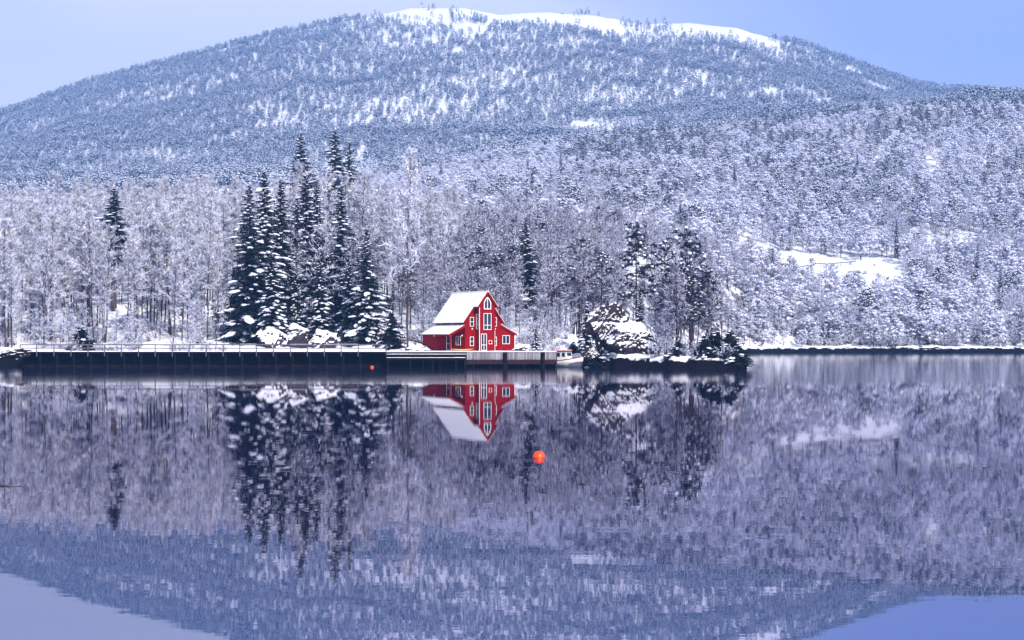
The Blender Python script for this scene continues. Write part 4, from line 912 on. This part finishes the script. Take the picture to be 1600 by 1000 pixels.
def settle(items):
    """items: (object, column, lead phrase, height): one label each, from lead phrase + place, then order within the bunch"""
    bunch = {}
    for it in items: bunch.setdefault((it[2], place(it[1])), []).append(it)
    for (lead, pl), its in bunch.items():
        its.sort(key=lambda it: it[1]); n_ = len(its)
        for k_, it in enumerate(its):
            it[0]['label'] = lead + ' ' + pl + ('' if n_ == 1 else (', left one' if k_ == 0 else ', right one') if n_ == 2 else ', leftmost' if k_ == 0 else ', rightmost' if k_ == n_ - 1 else ', %s from left' % ordinal(k_))
            it[0]['label'] = it[0]['label'] if len(it[0]['label'].split()) <= 16 else it[0]['label'].replace('over the ', 'over ')
rest = {'birch': [], 'pine': []}
named = []
for cls in ('birch', 'pine'):
    L_ = [t for t in trees if t[5] == cls]
    L_.sort(key=lambda t: -(PR[t[0]][0]['H']*t[4]/t[2]) + (10 if not (-5 < t[6] < 1605) else 0))
    for t in L_[:300 - (18 if cls == 'birch' else 20)]:
        for test, lab, grp in zones[cls]:
            if test(t[6], t[2]): break
        named.append((plant('birch_tree' if cls == 'birch' else 'pine_tree', t[0], t[1], t[2], t[4], lab, grp, 'tree', z=t[3], tilt=0.05), t[6], lab, 0))
    rest[cls] = L_[300 - (18 if cls == 'birch' else 20):]

settle(named)

# bushes by the water and in the yard
named = []
bl = ['low rimed bush', 'low rimed bush by the house', 'low rimed bush on the point', 'rimed shoreline bush', 'small bush on the open snow']
bg = ['bushes behind the railing', 'bushes by the house', 'bushes on the point', 'far shore bushes', 'bushes on the open slope']
for n_, x0, x1, d0, d1, smin, smax, zi in ((55, -40, 350, 185, 215, 0.5, 1.2, 0), (34, 600, 900, 192, 222, 0.5, 1.1, 1), (50, 1010, 1160, 167, 190, 0.5, 1.2, 2), (120, 1165, 1620, 346, 368, 0.8, 2.0, 3), (40, 1120, 1405, 408, 478, 0.4, 0.9, 4), (30, 812, 886, 188.5, 199, 0.4, 1.0, 1)):
    X, Y, x = scatter(n_, x0, x1, d0, d1, 200 + zi + int(x0)); sd = shore_sd(X, Y); zg = ground(X, Y)
    for a_, b_, c_, s_ in zip(X, Y, zg, sd):
        if s_ > 1.0 and not (-17 < a_ < 1.2 and b_ < 195.5): named.append((plant('bush', 'bush', a_, b_, random.uniform(smin, smax), bl[zi], bg[zi], 'bush', z=c_), 800 + F*a_/b_, bl[zi], 0))

settle(named)
# the remaining wood as two masses, scattered with geometry nodes
def mass(name, items, label, kinds):
    col = bpy.data.collections.new(name + '_kinds'); order = {}
    idx = 0
    for kd in kinds:
        for p in PR[kd]:
            mb = MB(); mb.v = list(p['T'].v); mb.f = list(p['T'].f); mb.m = [2]*len(mb.f); mb.add(p['C'].v, []); k = len(p['T'].v)
            mb.f += [tuple(i + k for i in f) for f in p['C'].f]; mb.m += p['C'].m
            cm = list(p['crown'].materials); o = bpy.data.objects.new('%s_%03d' % (name, idx), mb.mesh(name, cm + [M['bark']])); col.objects.link(o)
            order.setdefault(kd, []).append(idx); idx += 1
    n_ = len(items); me = bpy.data.meshes.new(name); me.vertices.add(n_)
    me.vertices.foreach_set('co', np.array([(t[1], t[2], t[3] - 0.15) for t in items], np.float32).ravel())
    r = np.random.default_rng(77)
    at = me.attributes.new('pick', 'INT', 'POINT'); at.data.foreach_set('value', np.array([order[t[0]][r.integers(len(order[t[0]]))] for t in items], np.int32))
    at = me.attributes.new('size', 'FLOAT', 'POINT'); at.data.foreach_set('value', np.array([t[4] for t in items], np.float32))
    at = me.attributes.new('turn', 'FLOAT_VECTOR', 'POINT'); tv_ = np.stack([r.normal(0, 0.04, n_), r.normal(0, 0.04, n_), r.uniform(0, 6.28, n_)], -1); at.data.foreach_set('vector', tv_.astype(np.float32).ravel())
    o = inst(name, me); tag(o, label, kind='stuff')
    ng = bpy.data.node_groups.new(name + '_scatter', 'GeometryNodeTree')
    ng.interface.new_socket('Geometry', in_out='INPUT', socket_type='NodeSocketGeometry'); ng.interface.new_socket('Geometry', in_out='OUTPUT', socket_type='NodeSocketGeometry')
    N, K = ng.nodes, ng.links; gi = N.new('NodeGroupInput'); go_ = N.new('NodeGroupOutput'); ip = N.new('GeometryNodeInstanceOnPoints'); ci = N.new('GeometryNodeCollectionInfo')
    ci.inputs['Collection'].default_value = col; ci.inputs['Separate Children'].default_value = True; ci.inputs['Reset Children'].default_value = True
    def attr(nm, ty): a_ = N.new('GeometryNodeInputNamedAttribute'); a_.data_type = ty; a_.inputs['Name'].default_value = nm; return a_.outputs[0]
    ip.inputs['Pick Instance'].default_value = True
    K.new(gi.outputs[0], ip.inputs['Points']); K.new(ci.outputs[0], ip.inputs['Instance']); K.new(attr('pick', 'INT'), ip.inputs['Instance Index'])
    K.new(attr('turn', 'FLOAT_VECTOR'), ip.inputs['Rotation']); K.new(attr('size', 'FLOAT'), ip.inputs['Scale']); K.new(ip.outputs[0], go_.inputs[0])
    md = o.modifiers.new('scatter', 'NODES'); md.node_group = ng
    return o
mass('birch_forest', rest['birch'], 'rimed broadleaf wood covering the lower hillsides', ('tall', 'mixed', 'violet', 'wispy', 'round', 'far_birch'))
mass('pine_forest', rest['pine'], 'dense snowy conifer forest covering the mountain', ('pine', 'dark_pine', 'slim', 'far', 'far_spruce'))

# ------------------------------------------------------------------ haze over the valley
hz = MB(); hz.box(-2060, 2060, -160, 2790, -3.6, 575)
m = bpy.data.materials.new('blue_haze'); m.use_nodes = True; n = m.node_tree.nodes; n.remove(n['Principled BSDF'])
pv = n.new('ShaderNodeVolumePrincipled'); pv.inputs['Color'].default_value = (0.15, 0.44, 1.0, 1); pv.inputs['Density'].default_value = 0.00030; pv.inputs['Anisotropy'].default_value = 0.0
m.node_tree.links.new(pv.outputs[0], n['Material Output'].inputs['Volume'])
tag(hz.build('haze', m), 'thin blue winter haze over the valley', kind='stuff')
